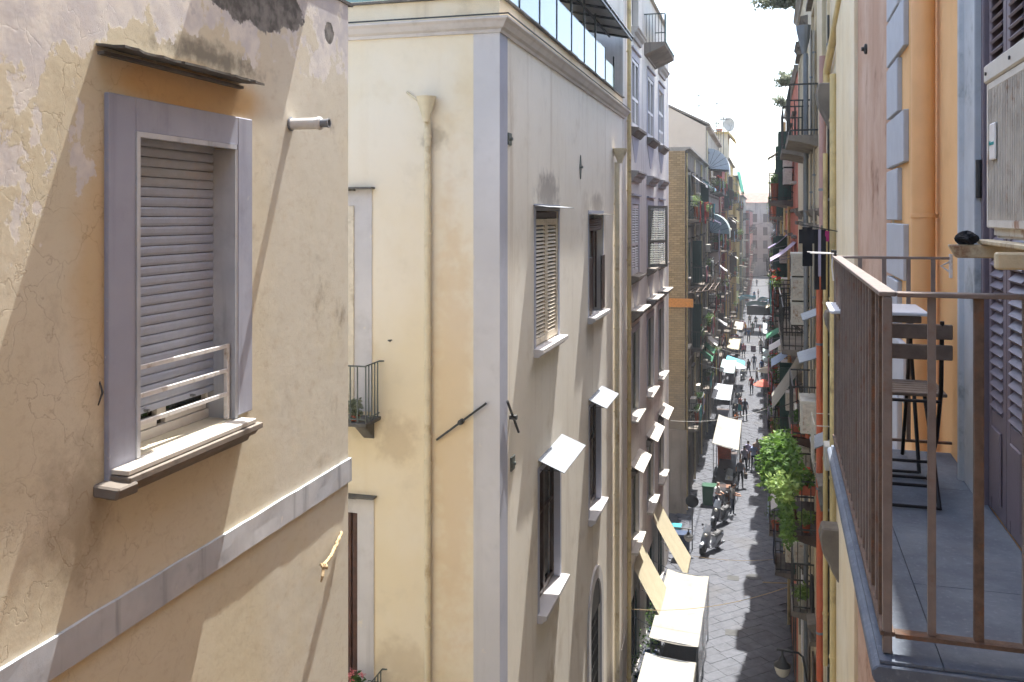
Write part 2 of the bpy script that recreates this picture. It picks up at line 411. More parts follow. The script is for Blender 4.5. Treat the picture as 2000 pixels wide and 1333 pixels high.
# ================================================================= house with the roller shutter
fA = Facade(-4.2 + 0.0141*8.74, 0.0, 90.81)
def house_a():
    H = thing('peeling_house', 'peeling ochre house with a lilac framed roller shutter window, nearest on the left', 'house', fA.M)
    zt = fA.at(676, 9)[1]; uc = fA.at(680, 500)[0]; u0 = -9.0
    wl, wr = fA.at(257, 500)[0], fA.at(458, 500)[0]
    wt = fA.at(300, 263)[1]; wb = fA.at(262, 893)[1]
    mb = MB(); wall_holes(mb, u0, uc, -0.1, zt, [(wl, wr, wb, wt, 0.30)])
    shell(mb, u0, uc, -0.1, zt, 9.0)
    wall = part(H, 'wall', mb, M['wall_a'])
    # roof edge: thin stone slabs
    re = MB(); x = u0
    def ov(q): return -random.uniform(.09, .11) if 6.2 < q < 7.9 else -.012
    while x < uc + 0.1:
        L = random.uniform(0.5, 0.9); e = min(x + L - 0.012, uc + 0.10)
        re.hexa([(x, ov(x), zt+.002), (e, ov(x), zt+.002), (e, 0.5, zt+.05), (x, 0.5, zt+.05),
                 (x, ov(x), zt+.035), (e, ov(x), zt+.035), (e, 0.5, zt+.085), (x, 0.5, zt+.085)]); x += L
    part(H, 'roof_edge', re, M['slate'])
    # lilac surround, slightly proud
    sw_l = wl - fA.at(203, 500)[0]; sw_r = fA.at(486, 500)[0] - wr; st = fA.at(300, 199)[1] - wt
    sm = MB(); p = -0.035
    sm.box(wl-sw_l, wl, p, 0.004, wb-0.10, wt+st); sm.box(wr, wr+sw_r, p, 0.004, wb+0.02, wt+st); sm.box(wl, wr, p, 0.004, wt, wt+st)
    sur = part(H, 'window_surround', sm, M['lilac'], bevel=0.006)
    im = MB(); im.box(wl-.001, wl+.035, -0.045, 0.02, wb, wt); im.box(wl+.035, wr-.035, -0.045, 0.02, wt-.035, wt+.001); im.box(wr-.035, wr+.001, -0.03, 0.29, wb, wt-.036)
    part(sur, 'inner_edge', im, M['band_a'], fA.M)
    # roller shutter
    sh_b = fA.at(300, 788, -0.17)[1]; top = wt; n = 27; pitch = (top - sh_b) / n
    RS = part(H, 'roller_shutter', MB().box(wl, wr, 0.205, 0.215, sh_b, top), M['dark'])
    sl = MB(); hw = (wr - wl)/2 - 0.02
    prof = [(0.014, 0.0), (0.003, pitch*0.05), (-0.002, pitch*0.30), (-0.002, pitch*0.70), (0.003, pitch*0.93), (0.012, pitch*0.965)]
    sl.grid(lambda u, v: (-hw + 2*hw*u, prof[int(round(v*5))][0], prof[int(round(v*5))][1]), 1, 5)
    sl.box(-hw, hw, 0.014, 0.018, 0, pitch*0.965)
    sme = sl.data('slat', M['shutter'])
    for k in range(n):
        piece(RS, 'slat', sme, fA.M @ T((wl+wr)/2, 0.17 + random.uniform(0, 0.003), sh_b + k*pitch) @ Matrix.Rotation(random.uniform(-.0025, .0025), 4, 'Y') @ Matrix.Rotation(random.uniform(-.05, .03), 4, 'X'))
    bb = MB().box(wl+.02, wr-.02, 0.165, 0.195, sh_b-0.05, sh_b-0.002)
    bo = part(RS, 'bottom_rail', bb, M['shutter'], fA.M, bevel=0.004)
    for s in (0.28, 0.72):
        kx = wl + (wr-wl)*s; part(RS, 'stop_knob', MB().tube([(kx, 0.165, sh_b-.028), (kx, 0.125, sh_b-.028)], 0.012, 10), M['zinc'], fA.M, smooth=True)
    # the window behind
    W = part(H, 'window', MB().box(wl, wr, 0.27, 0.29, wb, sh_b+.1), M['glass'])
    fm = MB(); wm = (wl+wr)/2
    for a, b in ((wl, wl+.06), (wm-.055, wm+.055), (wr-.06, wr)): fm.box(a, b, 0.225, 0.275, wb+.13, sh_b+.08)
    fm.box(wl, wr, 0.215, 0.28, wb, wb+.075); fm.box(wl+.05, wm-.05, 0.228, 0.272, wb+.078, wb+.15); fm.box(wm+.05, wr-.05, 0.228, 0.272, wb+.078, wb+.15)
    part(W, 'frame', fm, M['white_pvc'], fA.M, bevel=0.004)
    # guard bars
    G = part(H, 'guard_rail', MB().box(wr-.105, wr-.07, 0.00, 0.035, wb+.01, fA.at(430, 683)[1]), M['white_paint'], bevel=0.003)
    for y1 in (722, 778, 832):
        z = fA.at(262, y1)[1]
        part(G, 'bar', MB().box(wl+.036, wr-.07, 0.0, 0.022, z-.016, z+.016), M['white_paint'], fA.M, bevel=0.003)
    # sill: marble on a moulded lava stone ledge
    sl_, sr_ = fA.at(212, 930, 0.1)[0], fA.at(512, 820, 0.18)[0]
    prof = [(0.02, wb-.21), (-0.05, wb-.21), (-0.07, wb-.17), (-0.12, wb-.15), (-0.15, wb-.11), (-0.19, wb-.095), (-0.19, wb-.052), (0.02, wb-.045)]
    S = part(H, 'window_sill', MB().prism(prof, 'x', sl_+.1, sr_), M['stone'], bevel=0.004)
    part(S, 'stone_corner', MB().hexa([(sl_-.02, -.17, wb-.17), (sl_+.17, -.2, wb-.165), (sl_+.16, .01, wb-.15), (sl_-.02, .01, wb-.16), (sl_-.01, -.19, wb-.095), (sl_+.15, -.215, wb-.085), (sl_+.16, .01, wb-.07), (sl_-.02, .01, wb-.08)]), M['stone'], fA.M, bevel=0.012)
    part(S, 'marble_slab', MB().box(sl_+.11, sr_-.06, -0.165, 0.30, wb-.045, wb-.008), M['marble'], fA.M, bevel=0.006)
    # ledge of slates over the window
    cz = fA.at(184, 79, 0.2)[1]; c0, c1 = fA.at(186, 90)[0], fA.at(512, 160, 0.2)[0]
    cuts = [c0, c0+(c1-c0)*.36, c0+(c1-c0)*.70, c1]
    CP = part(H, 'slate_ledge', MB().box(c0+.02, c1-.03, -0.05, 0.02, cz-.03, cz-.008), M['slate'])
    for k in range(3):
        a, b = cuts[k]+.004, cuts[k+1]-.004; m = MB(); o1, o2 = random.uniform(.20, .235), random.uniform(.20, .235)
        m.slab(lambda u, v: (a+(b-a)*u, 0.02-(0.02+o1+(o2-o1)*u+random.uniform(-.012, .012))*v, cz+.028-.030*v+random.uniform(-.004, .004)), 9, 3, (0, 0, .017))
        part(CP, 'slate', m, M['slate'], fA.M)
    # string course
    b1, b0 = fA.at(679, 896)[1], fA.at(679, 941)[1]
    bm_ = MB(); nseg = 46
    def bandpt(u, v):
        return (u0+(uc+.03-u0)*u, -0.026+random.uniform(-.002, .002), b0+(b1-b0)*v+(random.uniform(-.003, .003) if v in (0, 1) else 0))
    bm_.slab(bandpt, nseg*2, 2, (0, 0.05, 0))
    bm_.box(uc+.002, uc+.03, -0.028, 9.0, b0, b1)
    part(H, 'string_course', bm_, M['band_a'])
    # vent pipe
    pu, pz = fA.at(567, 243); V = part(H, 'vent_pipe', MB().tube([(pu, 0.02, pz), (pu, -0.30, pz)], 0.052, 20), M['white_pvc'], smooth=True)
    part(V, 'nozzle', MB().lathe([(0.038, 0), (0.038, -.08), (0.042, -.085), (0.042, -.10), (0.030, -.10), (0.030, -.02)], (pu, -0.29, pz), 20, 'y'), M['zinc'], fA.M, smooth=True)
    part(V, 'collar', MB().lathe([(0.052, 0), (0.06, -.005), (0.06, -.03), (0.052, -.035)], (pu, -0.275, pz), 20, 'y'), M['white_pvc'], fA.M, smooth=True)
    part(V, 'wall_ring', MB().lathe([(0.06, 0), (0.066, -.012), (0.053, -.02)], (pu, 0.0, pz), 20, 'y'), M['zinc'], fA.M, smooth=True)
    # frayed end of rope and a cable stub
    a = fA.at(664, 1040); b = fA.at(629, 1104, .1); c = fA.at(626, 1130, .12)
    pts = []; rr = []
    for i in range(26):
        t = i/25; pts.append((a[0]+(b[0]-a[0])*t, -0.02-.10*t+random.uniform(-.006, .006), a[1]+(b[1]-a[1])*t-.03*math.sin(t*3.14)+random.uniform(-.006, .006)))
        rr.append(0.017+random.uniform(-.003, .004))
    RP = part(H, 'rope_end', MB().tube(pts, rr, 9), M['rope'])
    kn = MB()
    for i in range(4):
        an = i*1.7; kn.tube([(b[0]+.028*math.cos(an+s*1.6), -.12+.028*math.sin(an+s*1.6), b[1]-.01+.02*math.sin(s*2+i)) for s in range(5)], 0.014, 7)
    kn.tube([(b[0], -.12, b[1]), (c[0], -.14, c[1]+.02), (c[0]-.01, -.13, c[1]-.03)], [0.016, 0.015, 0.008], 8)
    part(RP, 'knot', kn, M['rope'], fA.M)
    a, b = fA.at(196, 742), fA.at(184, 792)
    part(H, 'cable_stub', MB().tube([(a[0], 0.01, a[1]), ((a[0]+b[0])/2+.005, -.035, (a[1]+b[1])/2), (b[0], -.03, b[1])], [.005, .008, .004], 7), M['iron'])
M['rope'] = plain('old_rope', '#b39c78', 0.95, var=0.3, scale=60, bump=0.6)
house_a()
# ================================================================= cream corner building
XB, YB, YE = -4.2, 14.4, 28.0
fB = Facade(XB, YB, 90)                      # street side, x runs up the street
fBa = Facade(XB, YB, 0)                      # alley side, x runs towards the street and is negative
ZC = 18.62                                   # underside of the cornice
def louver_shutter(p, M_, x0, x1, z0, z1, y, mat, th=0.035, stile=0.07, pitch=0.055, mid=None, name='shutter', open_deg=0.0, hinge='l'):
    """one louvred leaf lying in the plane y, optionally swung out round its hinge"""
    wdt = x1-x0; m = MB()
    m.box(0, stile, 0, th, 0, z1-z0); m.box(wdt-stile, wdt, 0, th, 0, z1-z0)
    rails = [(0, stile*1.3), (z1-z0-stile*1.2, z1-z0)]
    if mid: rails.insert(1, ((z1-z0)*mid-stile*.5, (z1-z0)*mid+stile*.5))
    for a, b in rails: m.box(stile, wdt-stile, 0.001, th-.001, a, b)
    for (a0, a1), (b0, b1) in zip(rails, rails[1:]):
        z = a1+pitch*.4
        while z < b0-pitch*.3:
            m.hexa([(stile, 0.003, z-.020), (wdt-stile, 0.003, z-.020), (wdt-stile, th-.003, z+.018), (stile, th-.003, z+.018),
                    (stile, 0.003, z-.012), (wdt-stile, 0.003, z-.012), (wdt-stile, th-.003, z+.026), (stile, th-.003, z+.026)]); z += pitch
    if hinge == 'l': Mx = M_ @ T(x0, y, z0) @ Matrix.Rotation(R(-open_deg), 4, 'Z')
    else: Mx = M_ @ T(x1, y, z0) @ Matrix.Rotation(R(open_deg), 4, 'Z') @ T(-wdt, 0, 0)
    return part(p, name, m, mat, Mx)
def drainpipe(p, M_, x, z0, z1, r, mat, joints, name='drainpipe', out=0.03, hop=True):
    D = part(p, name, MB().tube([(x, -r-out, z0), (x, -r-out, z1)], r, 14), mat, M_, smooth=True)
    for z in joints:
        part(D, 'bracket', MB().lathe([(r+.002, -.03), (r+.009, -.026), (r+.009, .026), (r+.002, .03)], (x, -r-out, z), 14).box(x-.012, x+.012, -out-.01, 0.01, z-.012, z+.012), mat, M_, smooth=True)
    if hop:
        part(D, 'hopper', MB().lathe([(r+.004, -.02), (r+.01, .05), (r*2.9, .36), (r*3.1, .40), (r*2.8, .40), (r*.8, .06)], (x, -r*1.6-out-.04, z1), 14), mat, M_, smooth=True)
    return D
def tie_plate(p, M_, x, z, s, diamond=False):
    m = MB(); a = R(45) if diamond else 0
    pl = [(x+s*math.cos(a+R(45+90*k))*1.2, z+s*math.sin(a+R(45+90*k))*1.2) for k in range(4)]
    if diamond: pl = [(x+s*.55*math.cos(R(90*k)), z+s*1.6*math.sin(R(90*k))) for k in range(4)]
    m.prism(pl, 'y', -0.025, 0.004); m.tube([(x, 0, z), (x, -.07, z)], 0.03, 8)
    return part(p, 'tie_plate', m, M['iron_green'], M_, bevel=0.003)
def building_b():
    Bd = thing('cream_corner_building', 'cream and beige corner building with pale lilac corner strip and glass railed roof terrace', 'building', fB.M)
    L = YE - YB
    at = fB.at
    # --- street side openings
    def op(x0, x1, yt, yb, xm=None):
        xm = xm or (x0+x1)/2
        return (at(x0, yt)[0], at(x1, yt)[0], at(x0, yb)[1], at(x0, yt)[1])
    w1 = op(1046, 1090, 412, 681); w2 = op(1150, 1177, 420, 620)
    w3 = op(1053, 1093, 925, 1196); w4 = op(1151, 1173, 800, 1012)
    a0, a1 = at(1151, 1250)[0], at(1172, 1250)[0]; az = at(1151, 1225)[1]
    mb = MB()
    arch = (a0, a1, 0.1, az, 0.5)
    wall_holes(mb, 0, L, -0.1, ZC+.25, [w1, w2, w3, w4, arch], 0.28)
    shell(mb, 0, L, -0.1, ZC+.25, 11.0, left=False)
    part(Bd, 'street_wall', mb, M['beige_b'])
    # --- alley side
    aw = fBa.at
    d1 = (aw(676, 400)[0]-.9, aw(693, 400)[0], aw(690, 700)[1]-.9, aw(690, 402)[1])
    d2 = (aw(676, 1000)[0]-.9, aw(699, 1000)[0], aw(700, 1300)[1]-1.0, aw(700, 1002)[1])
    mb = MB(); wall_holes(mb, -11.0, 0, -0.1, ZC+.25, [d1, d2], 0.25)
    part(Bd, 'alley_wall', mb, M['yellow_b'], fBa.M)
    for d, x1, yt, mat, hy in ((d1, 727, 370, 'cream_wood', 368), (d2, 731, 972, 'brown_wood', 968)):
        s = MB(); e = aw(x1, 500)[0]; top = aw(x1, yt)[1]
        s.box(d[1], e, -0.02, 0.004, d[2], d[3]); s.box(d[0]-.3, e, -0.02, 0.004, d[3], top)
        Dr = part(Bd, 'balcony_door', MB().box(d[0], d[1], 0.2, 0.24, d[2], d[3]), M[mat], fBa.M)
        part(Dr, 'surround', s, M['lilac_b'], fBa.M)
        lf = MB(); xx = d[1]
        lf.box(xx-.14, xx-.0, -0.045 if mat == 'cream_wood' else .08, 0.2, d[2], d[3]-.004); lf.box(xx-.5, xx-.17, 0.10, 0.2, d[2], d[3]-.03)
        part(Dr, 'leaf', lf, M[mat], fBa.M, bevel=0.01)
        part(Dr, 'hood', MB().box(d[0]-.4, e+.05, -0.16, 0.01, top+.0, top+.035).box(e-.5, e-.3, -.1, 0, top-.03, top-.001), M['slate'], fBa.M, bevel=0.004)
    # --- corner strip, cornice, parapet
    cs = MB(); cx = aw(925, 400)[0]; cu = at(990, 400)[0]
    cs.box(cx, 0.012, -0.012, 0.003, -0.1, ZC+.02)
    part(Bd, 'corner_strip', cs, M['lilac_b'], fBa.M)
    part(Bd, 'corner_strip_side', MB().box(0.002, cu, -0.012, 0.003, -0.1, ZC+.02), M['violet_b'])
    prof = [(0.004, 0), (-0.04, 0), (-0.05, .05), (-0.10, .08), (-0.15, .16), (-0.20, .20), (-0.20, .235), (0.004, .25)]
    cm = MB()
    def corn(a, Z): return [(a*y, Z+z) for y, z in prof]
    for (y, z), (y2, z2) in zip(prof, prof[1:]):      # mitred at the corner
        # street side in fB coords: x from y (corner) to L
        cm.quad((y, y, ZC+z), (L+.35, y, ZC+z), (L+.35, y2, ZC+z2), (y2, y2, ZC+z2))
    part(Bd, 'cornice', cm, M['cornice_b'])
    cm = MB()
    for (y, z), (y2, z2) in zip(prof, prof[1:]):
        cm.quad((-11, y, ZC+z), (-y, y, ZC+z), (-y2, y2, ZC+z2), (-11, y2, ZC+z2))
    part(Bd, 'alley_cornice', cm, M['cornice_b'], fBa.M)
    cl = MB().tube([(-11, -.215, ZC+.262), (.215, -.215, ZC+.262), (.215, L, ZC+.262)], 0.014, 6)
    part(Bd, 'cornice_cable', cl, M['iron'], fBa.M)
    pz0, pz1 = ZC+.25, ZC+.60
    pm = MB(); pm.box(-11, 0.0, 0.02, 0.25, pz0, pz1); part(Bd, 'alley_parapet', pm, M['cream_par'], fBa.M)
    pm = MB(); pm.box(0.251, L, 0.0, 0.25, pz0, pz1); part(Bd, 'street_parapet', pm, M['cream_par'])
    cp = MB(); x = -11
    while x < 0:
        e = min(x+random.uniform(.7, 1.1), 0.06); cp.box(x, e-.01, -.03-random.uniform(0, .02), .28, pz1+.002, pz1+.04); x = e
        if e >= .06: break
    part(Bd, 'alley_coping', cp, M['slate'], fBa.M)
    cp = MB(); x = 0.285
    while x < L:
        e = min(x+random.uniform(.7, 1.1), L); cp.box(x, e-.01, -.05-random.uniform(0, .03), .28, pz1+.002, pz1+.04); x = e
    part(Bd, 'street_coping', cp, M['slate'])
    # --- street windows
    def window(o, surround, kind, hood):
        a, b, c, d = o; Wd = part(Bd, 'window', MB().box(a, b, 0.24, 0.28, c, d), M['glass' if kind != 'cream' else 'dark'])
        sm = MB(); frame_ring(sm, a, b, c, d, surround, -0.012, 0.003, bottom=False); part(Wd, 'surround', sm, M['violet_b'], fB.M)
        sill = MB().prism([(0.05, c-.16), (-.10, c-.16), (-.13, c-.12), (-.19, c-.08), (-.19, c), (0.22, c+.005)], 'x', a-.16, b+.16)
        part(Wd, 'sill', sill, M['lilac_b'], fB.M, bevel=0.004)
        if kind == 'cream':
            mid = (a+b)/2
            louver_shutter(Wd, fB.M, a+.02, mid-.005, c+.03, d-.16, 0.02, M['cream_wood'], pitch=0.075, stile=0.10, hinge='l')
            louver_shutter(Wd, fB.M, mid+.005, b-.02, c+.03, d-.16, 0.02, M['cream_wood'], pitch=0.075, stile=0.10, hinge='r')
            part(Wd, 'box_head', MB().box(a+.02, b-.02, 0.03, 0.1, d-.15, d-.01).box(a+.1, b-.1, .015, .03, d-.13, d-.04), M['dark_wood'], fB.M, bevel=0.006)
            part(Wd, 'jamb_board', MB().box(a, a+.018, -0.01, 0.2, c, d), M['lilac'], fB.M)
        elif kind == 'old':
            fr = MB()
            for k in range(4):
                q = a+(b-a)*(0.02+.32*k); fr.box(q, q+.05, 0.10+.02*k, 0.15+.02*k, c+.05, d-.2)
            part(Wd, 'leaf', fr, M['brown_wood'], fB.M)
            mid_z = c+(d-c)*.58
            part(Wd, 'half_shutter', MB().box(a+.03, a+.5, 0.0, 0.04, c+.02, mid_z), M['dark_wood'], fB.M, bevel=0.01)
            part(Wd, 'half_shutter', MB().box(b-.45, b+.02, -0.06, -0.02, c+.05, mid_z), M['dark_wood'], fB.M, bevel=0.01)
            bl = MB(); 
            for k in range(5): bl.tube([(a+.03, .06+.01*k, d-.12-.06*k), ((a+b)/2, .05, d-.14-.06*k), (b-.03, .06, d-.11-.06*k)], .045, 8)
            part(Wd, 'rolled_blind', bl, M['brown_wood'], fB.M, smooth=True)
        else:
            fr = MB()
            for q, w_ in ((a, .07), ((a+b)/2-.06, .12), (b-.07, .07)): fr.box(q, q+w_, 0.12, 0.2, c+.02, d)
            fr.box(a+.071, b-.071, .13, .19, c+.02, c+.14); fr.box(a+.071, b-.071, .13, .19, d-.12, d-.001); fr.box(a+.071, b-.071, .14, .19, c+(d-c)*.62, c+(d-c)*.62+.06)
            part(Wd, 'frame', fr, M['dark_wood'], fB.M, bevel=0.006)
            part(Wd, 'curtain', MB().grid(lambda u, v: (a+.1+(b-a-.2)*u, .225+.01*math.sin(u*40), c+.15+(d-c-.3)*v), 40, 1), M['curtain_dark'], fB.M)
            fl = MB().box(b-.03, b+.0, -.02, .12, c+.01, d-.01); part(Wd, 'jamb_board', fl, M['violet_b'], fB.M)
        out, z0, z1, e0, e1 = hood
        hm = MB(); hm.slab(lambda u, v: (a-e0+(b-a+e0+e1)*u, 0.02-(out+.02)*v, d+z0+(z1-z0)*v+.003*math.sin(u*9)), 6, 2, (0, 0, .012))
        part(Wd, 'canopy', hm, M['zinc' if z1 < z0-.02 else 'slate'], fB.M)
        for q in (a-e0+.12, b+e1-.12):
            if z1 < z0-.05: part(Wd, 'canopy_stay', MB().bar((q, 0.01, d+z0-.22), (q, -out*.9, d+z0+(z1-z0)*.9-.012), .014, .014), M['iron'], fB.M)
        return Wd
    window(w1, .13, 'cream', (0.30, 0.10, 0.06, .18, .22)); window(w2, .11, 'old', (0.26, .02, .0, .12, .30))
    window(w3, .12, 'dark', (0.52, 0.28, 0.06, .10, .25)); window(w4, .10, 'dark', (0.46, 0.26, 0.06, .12, .20))
    # --- arched passage
    cxm = (a0+a1)/2; rad = (a1-a0)/2
    am = MB(); N = 16
    outer = rad+.28
    for k in range(N):
        t0, t1 = math.pi*k/N, math.pi*(k+1)/N
        p = [(cxm-math.cos(t)*r_, -0.05, az+math.sin(t)*r_*1.15) for t, r_ in ((t0, rad), (t1, rad), (t1, outer), (t0, outer))]
        am.hexa([(x, y, z) for x, y, z in p] + [(x, .01, z) for x, y, z in p])
    am.box(a0-.28, a0, -0.05, .01, 0, az); am.box(a1, a1+.28, -.05, .01, 0, az)
    A_ = part(Bd, 'arched_doorway', am, M['lilac_b'])
    fan = MB(); fan.add([(cxm, -.006, az)] + [(cxm-math.cos(math.pi*k/N)*rad, -.006, az+math.sin(math.pi*k/N)*rad*1.15) for k in range(N+1)], [(0, k+1, k+2) for k in range(N)])
    part(A_, 'fanlight', fan, M['iron'], fB.M)
    part(A_, 'gate', MB().box(a0, a1, .3, .34, 0.1, az), M['dark_wood'], fB.M)
    gr = MB()
    for k in range(9): gr.box(a0+(a1-a0)*k/8-.015, a0+(a1-a0)*k/8+.015, .05, .08, .1, az)
    for k in range(14): gr.box(a0, a1, .05, .08, .3+k*(az-.3)/14, .33+k*(az-.3)/14)
    part(A_, 'grille', gr, M['iron'], fB.M)
    # --- pipes and ironwork
    px = aw(839, 500)[0]
    drainpipe(Bd, fBa.M, px, 0.0, aw(838, 238)[1], 0.055, M['pipe_cream'], [aw(838, y)[1] for y in (268, 365, 457, 640, 716, 850, 900, 1085, 1222)])
    a, b = aw(795, 180), aw(826, 200)
    part(Bd, 'spout', MB().tube([(a[0], -.01, a[1]), (b[0], -.10, b[1]-.02)], .022, 8), M['pipe_cream'], fBa.M)
    pu = at(1198, 500)[0]
    drainpipe(Bd, fB.M, pu, 0.0, at(1198, 318)[1], 0.075, M['pipe_cream'], [at(1198, 318)[1]-1.2*k for k in range(1, 10)])
    for (x0, y0, x1, y1, at_, M_) in ((852, 860, 950, 788, aw, fBa.M), (992, 784, 1012, 845, at, fB.M)):
        a, b = at_(x0, y0, .06), at_(x1, y1, .06); mx = ((a[0]+b[0])/2, (a[1]+b[1])/2)
        m = MB().bar((a[0], -.05, a[1]), (b[0], -.07, b[1]), .035, .035); m.tube([(mx[0], .01, mx[1]), (mx[0], -.13, mx[1])], .045, 8)
        part(Bd, 'tie_rod_anchor', m, M['iron'], M_, bevel=0.004)
    for x, y, s, dm in ((994, 272, .12, 0), (1000, 905, .14, 0), (1133, 327, .18, 1)):
        u, z = at(x, y); tie_plate(Bd, fB.M, u, z, s, dm)
    u, z = aw(765, 665); part(Bd, 'wall_hook', MB().tube([(u, .01, z), (u-.02, -.10, z+.01), (u+.03, -.13, z)], .012, 6), M['iron'], fBa.M)
    # --- alley balconies
    for (zy, xr, zt_) in ((818, 744, 690), (1420, 750, 1268)):
        zs = aw(xr, zy)[1]; xe = aw(xr, zy)[0]; out = 0.62; xs = xe-2.2
        Bl = part(Bd, 'balcony', MB().box(xs, xe, -out, 0.01, zs-.02, zs+.04).prism([(0.0, zs-.35), (-.45, zs-.021), (0.0, zs-.021)], 'x', xe-.32, xe-.12), M['slate'], fBa.M, bevel=0.006)
        part(Bl, 'hand_rail', MB().tube([(xe-.03, 0.0, zs+.98), (xe-.03, -out+.03, zs+.98), (xs, -out+.03, zs+.98)], .014, 6).tube([(xe-.03, 0.0, zs+.98), (xe+.06, .01, zs+.985)], .016, 6), M['iron_green'], fBa.M)
        part(Bl, 'foot_rail', MB().tube([(xe-.03, 0.0, zs+.10), (xe-.03, -out+.03, zs+.10), (xs, -out+.03, zs+.10)], .010, 6), M['iron_green'], fBa.M)
        bme = MB().box(-.009, .009, -.009, .009, 0, .94).data('baluster', M['iron_green'])
        for k in range(5): piece(Bl, 'baluster', bme, fBa.M @ T(xe-.03, -.07-.12*k, zs+.04))
        for k in range(16): piece(Bl, 'baluster', bme, fBa.M @ T(xe-.16-.13*k, -out+.03, zs+.04))
    # --- roof terrace: glass balustrade and pergola
    zr = pz1+.04
    posts = [at(x, 150, -.14)[0] for x in (985, 1014, 1053.6, 1087, 1116, 1141, 1163, 1182, 1199)]
    Gb = part(Bd, 'glass_balustrade', MB().box(.3, L-.2, .12, .16, zr, zr+.03), M['dark_steel'])
    for k, u in enumerate(posts):
        part(Gb, 'post', MB().box(u-.025, u+.025, .12, .17, zr+.03, zr+(1.75 if k in (3, 4, 5, 6) else 1.12)), M['dark_steel'], fB.M)
        if k+1 < len(posts):
            part(Gb, 'pane', MB().box(u+.04, posts[k+1]-.04, .135, .147, zr+.06, zr+(1.08 if k < 7 else .8)), M['glass_blue' if k < 7 else 'glass_green'], fB.M)
    Ga = part(Bd, 'alley_balustrade', MB().box(-11, .1, .12, .16, zr, zr+.03), M['dark_steel'], fBa.M)
    for k in range(6):
        part(Ga, 'pane', MB().box(-10.8+1.85*k, -9.02+1.85*k, .135, .147, zr+.05, zr+1.08), M['glass_green'], fBa.M)
        part(Ga, 'post', MB().box(-9.0+1.85*k, -8.96+1.85*k, .11, .17, zr+.03, zr+1.12), M['dark_steel'], fBa.M)
    Pg = part(Bd, 'pergola', MB().box(7.2, L-.4, .9, .98, zr, zr+1.75), M['dark_steel'])
    z0, z1 = zr+1.72, zr+2.25
    def roofp(u, v): return (2.2+(L-.5-2.2)*u, -.40+2.4*v, z0+(z1-z0)*v)
    part(Pg, 'roof_sheet', MB().slab(roofp, 1, 1, (0, 0, .03)), M['pergola_sheet'], fB.M)
    bmx = MB()
    for k in range(9):
        u = 2.25+(L-2.8)*k/8; bmx.bar((u, -.40, z0-.035), (u, 2.0, z1-.035), .05, .06)
    for v in (0.02, .3, .62, .98): bmx.bar((2.2, -.40+2.4*v, z0+(z1-z0)*v-.09), (L-.5, -.40+2.4*v, z0+(z1-z0)*v-.09), .05, .05)
    part(Pg, 'beam', bmx, M['dark_steel'], fB.M)
    part(Bd, 'terrace_room', MB().box(3.0, L-.02, 2.4, 6.0, ZC+.2, zr+2.15), M['cream_par'])
M['curtain_dark'] = plain('dusty_dark_curtain', '#4a4642', 0.9, var=0.3, scale=5)
M['pergola_sheet'] = plain('grey_roof_sheet', '#a6a9aa', 0.5, var=0.1, scale=4)
building_b()
# ================================================================= generic street facades
M['shutter_white'] = plain('white_shutter_paint', '#cfcdcb', 0.6, var=0.06, scale=10, bump=0.05)
M['shutter_grey'] = plain('grey_green_shutter_paint', '#75776c', 0.6, var=0.08, scale=10, bump=0.05)
M['shutter_green'] = plain('dark_green_shutter_paint', '#1f4136', 0.6, var=0.15, scale=10, bump=0.05)
M['shutter_brown'] = plain('brown_shutter_paint', '#4a3a2e', 0.6, var=0.15, scale=10, bump=0.05)
M['white_cloth'] = plain('white_cloth', '#d9d7d4', 0.9, var=0.06, scale=5, bump=0.05)
M['awning_white'] = plain('white_awning_cloth', '#8f8b82', 0.85, var=0.06, scale=3, bump=0.05, dirt=lin('#7d786e')[:3])
M['awning_cream'] = plain('cream_awning_cloth', '#a39a80', 0.85, var=0.06, scale=3, bump=0.05, dirt=lin('#aca083')[:3])
def shutter_leaf(p, M_, x0, x1, z0, z1, y, mat, hinge='l', deg=0.0): return louver_shutter(p, M_, x0, x1, z0, z1, y, mat, stile=0.09, pitch=0.085, mid=0.42, hinge=hinge, open_deg=deg)
def corbel_hood(m, a, b, z, out, h=.38, ext=.28):
    pr = [(0.01, z), (-out*.3, z), (-out*.38, z+h*.35), (-out*.75, z+h*.55), (-out*.8, z+h*.75), (-out, z+h*.85), (-out, z+h), (0.01, z+h+.03)]
    return m.prism(pr, 'x', a-ext, b+ext)
fC = Facade(-4.2, 28.05, 90)
